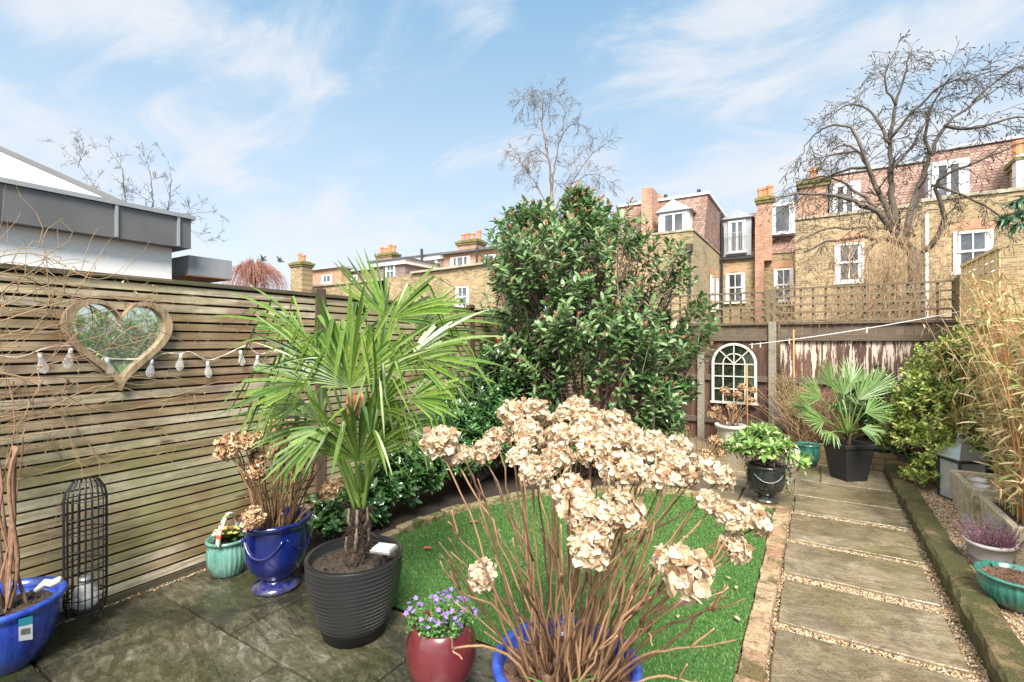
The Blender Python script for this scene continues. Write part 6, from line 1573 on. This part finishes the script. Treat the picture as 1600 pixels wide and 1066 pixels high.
# bare tree beyond the extension
lt = thing('bare_tree', 'bare tree rising behind the grey zinc roof on the left', 'tree', (XY(215, 14), 14, 0)); rg = random.Random(67)
m = MB(); m.tube([(XY(215, 9), 9, 0), *PXL([(218, 420), (216, 350)], 9)], [.12, .08], 8); m.build('trunk', M_BARKG, lt, True)
for pts, r_ in (([(216, 370), (195, 310), (192, 265), (165, 225)], .035), ([(216, 370), (240, 318), (235, 270), (222, 235)], .032), ([(216, 370), (262, 330), (268, 280), (262, 250)], .032), ([(200, 340), (150, 295), (122, 255), (90, 225)], .025), ([(235, 350), (285, 335), (340, 330)], .016), ([(230, 370), (285, 350), (325, 383)], .014), ([(122, 262), (128, 240), (132, 222)], .012), ([(240, 318), (210, 300), (185, 292)], .012)):
    m = MB(); limb(m, PXL(pts, 9, rg.uniform(-.1, .1)), r_, .005, rg, tw=12, tl=.55, depth=2, up=.25, kids=3, wob=.2, minr=.0052); m.build('limb', M_BARKG, lt, True)
# weeping tree
wt = thing('weeping_tree', 'reddish weeping bare tree behind the left fence near the grey canopy', 'tree', (XY(400, 16), 16, 0)); rg = random.Random(68); m = MB(); c = np.array((XY(398, 16), 16.0, 0))
m.tube([c, c + UV * 4.7], [.13, .1], 7); m.build('trunk', M_BARK, wt, True)
m = MB()
for i in range(520):
    a = rg.uniform(0, 6.28); R = rg.uniform(.3, 1.75); top = c + np.array((math.cos(a) * R * .7, math.sin(a) * R * .7, 6.25 - R * .35 + rg.gauss(0, .08) + .25 * mnoise.noise(Vector((math.cos(a) * 2, math.sin(a) * 2, R)))))
    e = c + np.array((math.cos(a) * R * 1.25, math.sin(a) * R * 1.25, rg.uniform(3.0, 5.0))); P = [c + UV * 4.6, (c + UV * 5.4 + top) / 2, top, (top * .6 + e * .4) + np.array((math.cos(a), math.sin(a), .35)) * .12, e]
    s = np.linspace(0, 4, 9); Q = np.stack([np.interp(s, range(5), np.array(P)[:, k]) for k in range(3)], 1) + np.array([[rg.gauss(0, .03) for _ in range(3)] for _ in range(9)]); m.tube(Q, [.012, .004], 3, cap=False)
    for k in (3, 5, 6): m.tube([Q[k], Q[k] + np.array([rg.gauss(0, .12), rg.gauss(0, .12), rg.uniform(-.3, .15)])], .005, 3, cap=False)
m.build('branches', M_TWIGR, wt)
# conifer boughs at the right edge (trunk out of frame)
cf = thing('conifer', 'drooping green conifer bough reaching in at the upper right edge', 'tree', (3.9, 6.2, 0)); rg = random.Random(69); m = MB(); m.tube([(3.9, 6.2, 0), (3.9, 6.2, 4)], [.12, .05], 8); m.build('trunk', M_BARK, cf, True)
m = MB(); lv = MB(); ng = np.random.default_rng(69)
for (pts) in ([(1700, 300), (1640, 318), (1600, 330), (1555, 347)], [(1700, 285), (1640, 300), (1610, 305), (1580, 318)], [(1700, 330), (1650, 340), (1620, 345), (1585, 352)]):
    P = np.array([S(px, py, 4.6) for px, py in pts]); P[0] = (3.9, 6.2, 3.1); m.tube(P, [.02, .004], 5); n_ = 150; s = ng.uniform(.8, 3, n_); Q = np.stack([np.interp(s, range(4), P[:, k]) for k in range(3)], 1)
    lv.leaves(Q, ng.normal(0, .5, (n_, 3)) + (-.6, 0, -.5), ng.normal(0, .4, (n_, 3)) + (0, 0, 1), ng.uniform(.07, .14, n_), .018, BLADE)
m.build('branches', M_BARK, cf); lv.build('needles', leafmat('conifer_needle', [(.03, .10, .05), (.07, .18, .09)], .4), cf)

shrub('garden_shrub', 'leafy green shrub along the right side, showing green in the heart mirror', (1.95, 3.1, 0), [(1.95, 2.7, 1.2, .35, .6, .85), (2.0, 3.5, 1.3, .35, .6, .9)], 420, M_CHO, 10, .09, .045, .12, seed=88)
# ================================================================ fallen leaves, birds
rg = random.Random(99); M_FL = leafmat('fallen_leaf_brown', [(.45, .30, .16), (.70, .60, .42)], .6); M_FR = leafmat('fallen_leaf_red', [(.45, .10, .06), (.5, .14, .08)], .6)
for px, py, lab in ((1142, 905, 'dry tan leaf on the lawn right of the canes, closest to the brick edging'), (1151, 915, 'curled pale leaf on the lawn beside another leaf near the brick edging'), (1076, 840, 'small tan leaf on the lawn between the flower heads on the right'), (1092, 830, 'tiny pale leaf on the far lawn below the bowl pot'), (1157, 970, 'thin pale leaf on the near lawn, lowest by the brick edging'),
        (1040, 850, 'small dry leaf on the lawn seen above the right canes'), (1060, 960, 'dry leaf on the near lawn under the sprawling canes'), (760, 880, 'dry leaf on the lawn left of the blue pot canes'), (905, 820, 'tan leaf on the lawn seen between the hydrangea canes'), (780, 830, 'pale leaf on the lawn near the curved stone edging')):
    p = G(px, py, .028); a = rg.uniform(0, 6.28); q = MB(); q.leaves([p], [(math.cos(a), math.sin(a), .12)], [(rg.gauss(0, .3), rg.gauss(0, .3), 1)], rg.uniform(.035, .055), .02, LEAF)
    tag(centre_origin(q.build('fallen_leaf', M_FL)), lab, 'leaf', 'dry leaves on the lawn')
for px, py, lab in ((660, 856, 'red fallen leaf on the lawn right of the woven pot'), (733, 815, 'red fallen leaf near the curved stone edging')):
    p = G(px, py, .03); q = MB(); q.leaves([p], [(.9, .4, .1)], [(.1, -.2, 1)], .075, .03, LEAF); tag(centre_origin(q.build('fallen_leaf', M_FR)), lab, 'leaf', 'red leaves on the lawn')
M_BIRD = plain('bird_plumage', (.10, .10, .11), .8)
for px, py, d, lab, an in ((411, 406, 22, 'grey bird flying left of the far brick chimney, the left of two', .3), (438, 408, 22, 'small dark bird flying just left of the far brick chimney', 1.2)):
    c = S(px, py, d); q = MB(); q.tube([c + camdir(-.16, .02, 0), c + camdir(-.08, .01, 0), c, c + camdir(.1, -.02, 0), c + camdir(.18, -.03, 0)], [.01, .05, .06, .035, .02], 7); b_ = q.build('bird', M_BIRD, smooth=True)
    me = b_.data; tag(b_, lab, 'bird', 'birds in the sky'); centre_origin(b_); BASE[b_.name] = tuple(b_.location)
    for sg in (-1, 1):
        q = MB(); t_ = c + camdir(.05 - .1 * an, .22, sg * .28); q.prism([(0, 0), (1, 0), (0, 1)], 0, 1, 'z'); q = MB(); tip = t_; a0, a1 = c + camdir(-.06, .03, sg * .02), c + camdir(.08, .02, sg * .02); mid = (a0 + tip) / 2 + UV * .05
        q.add([a0, a1, mid, tip, a0 - UV * .012, a1 - UV * .012, mid - UV * .01, tip - UV * .004], [(0, 1, 3, 2), (4, 6, 7, 5), (0, 4, 5, 1), (1, 5, 7, 3), (3, 7, 6, 2), (2, 6, 4, 0)]); q.build('wing', M_BIRD, b_)
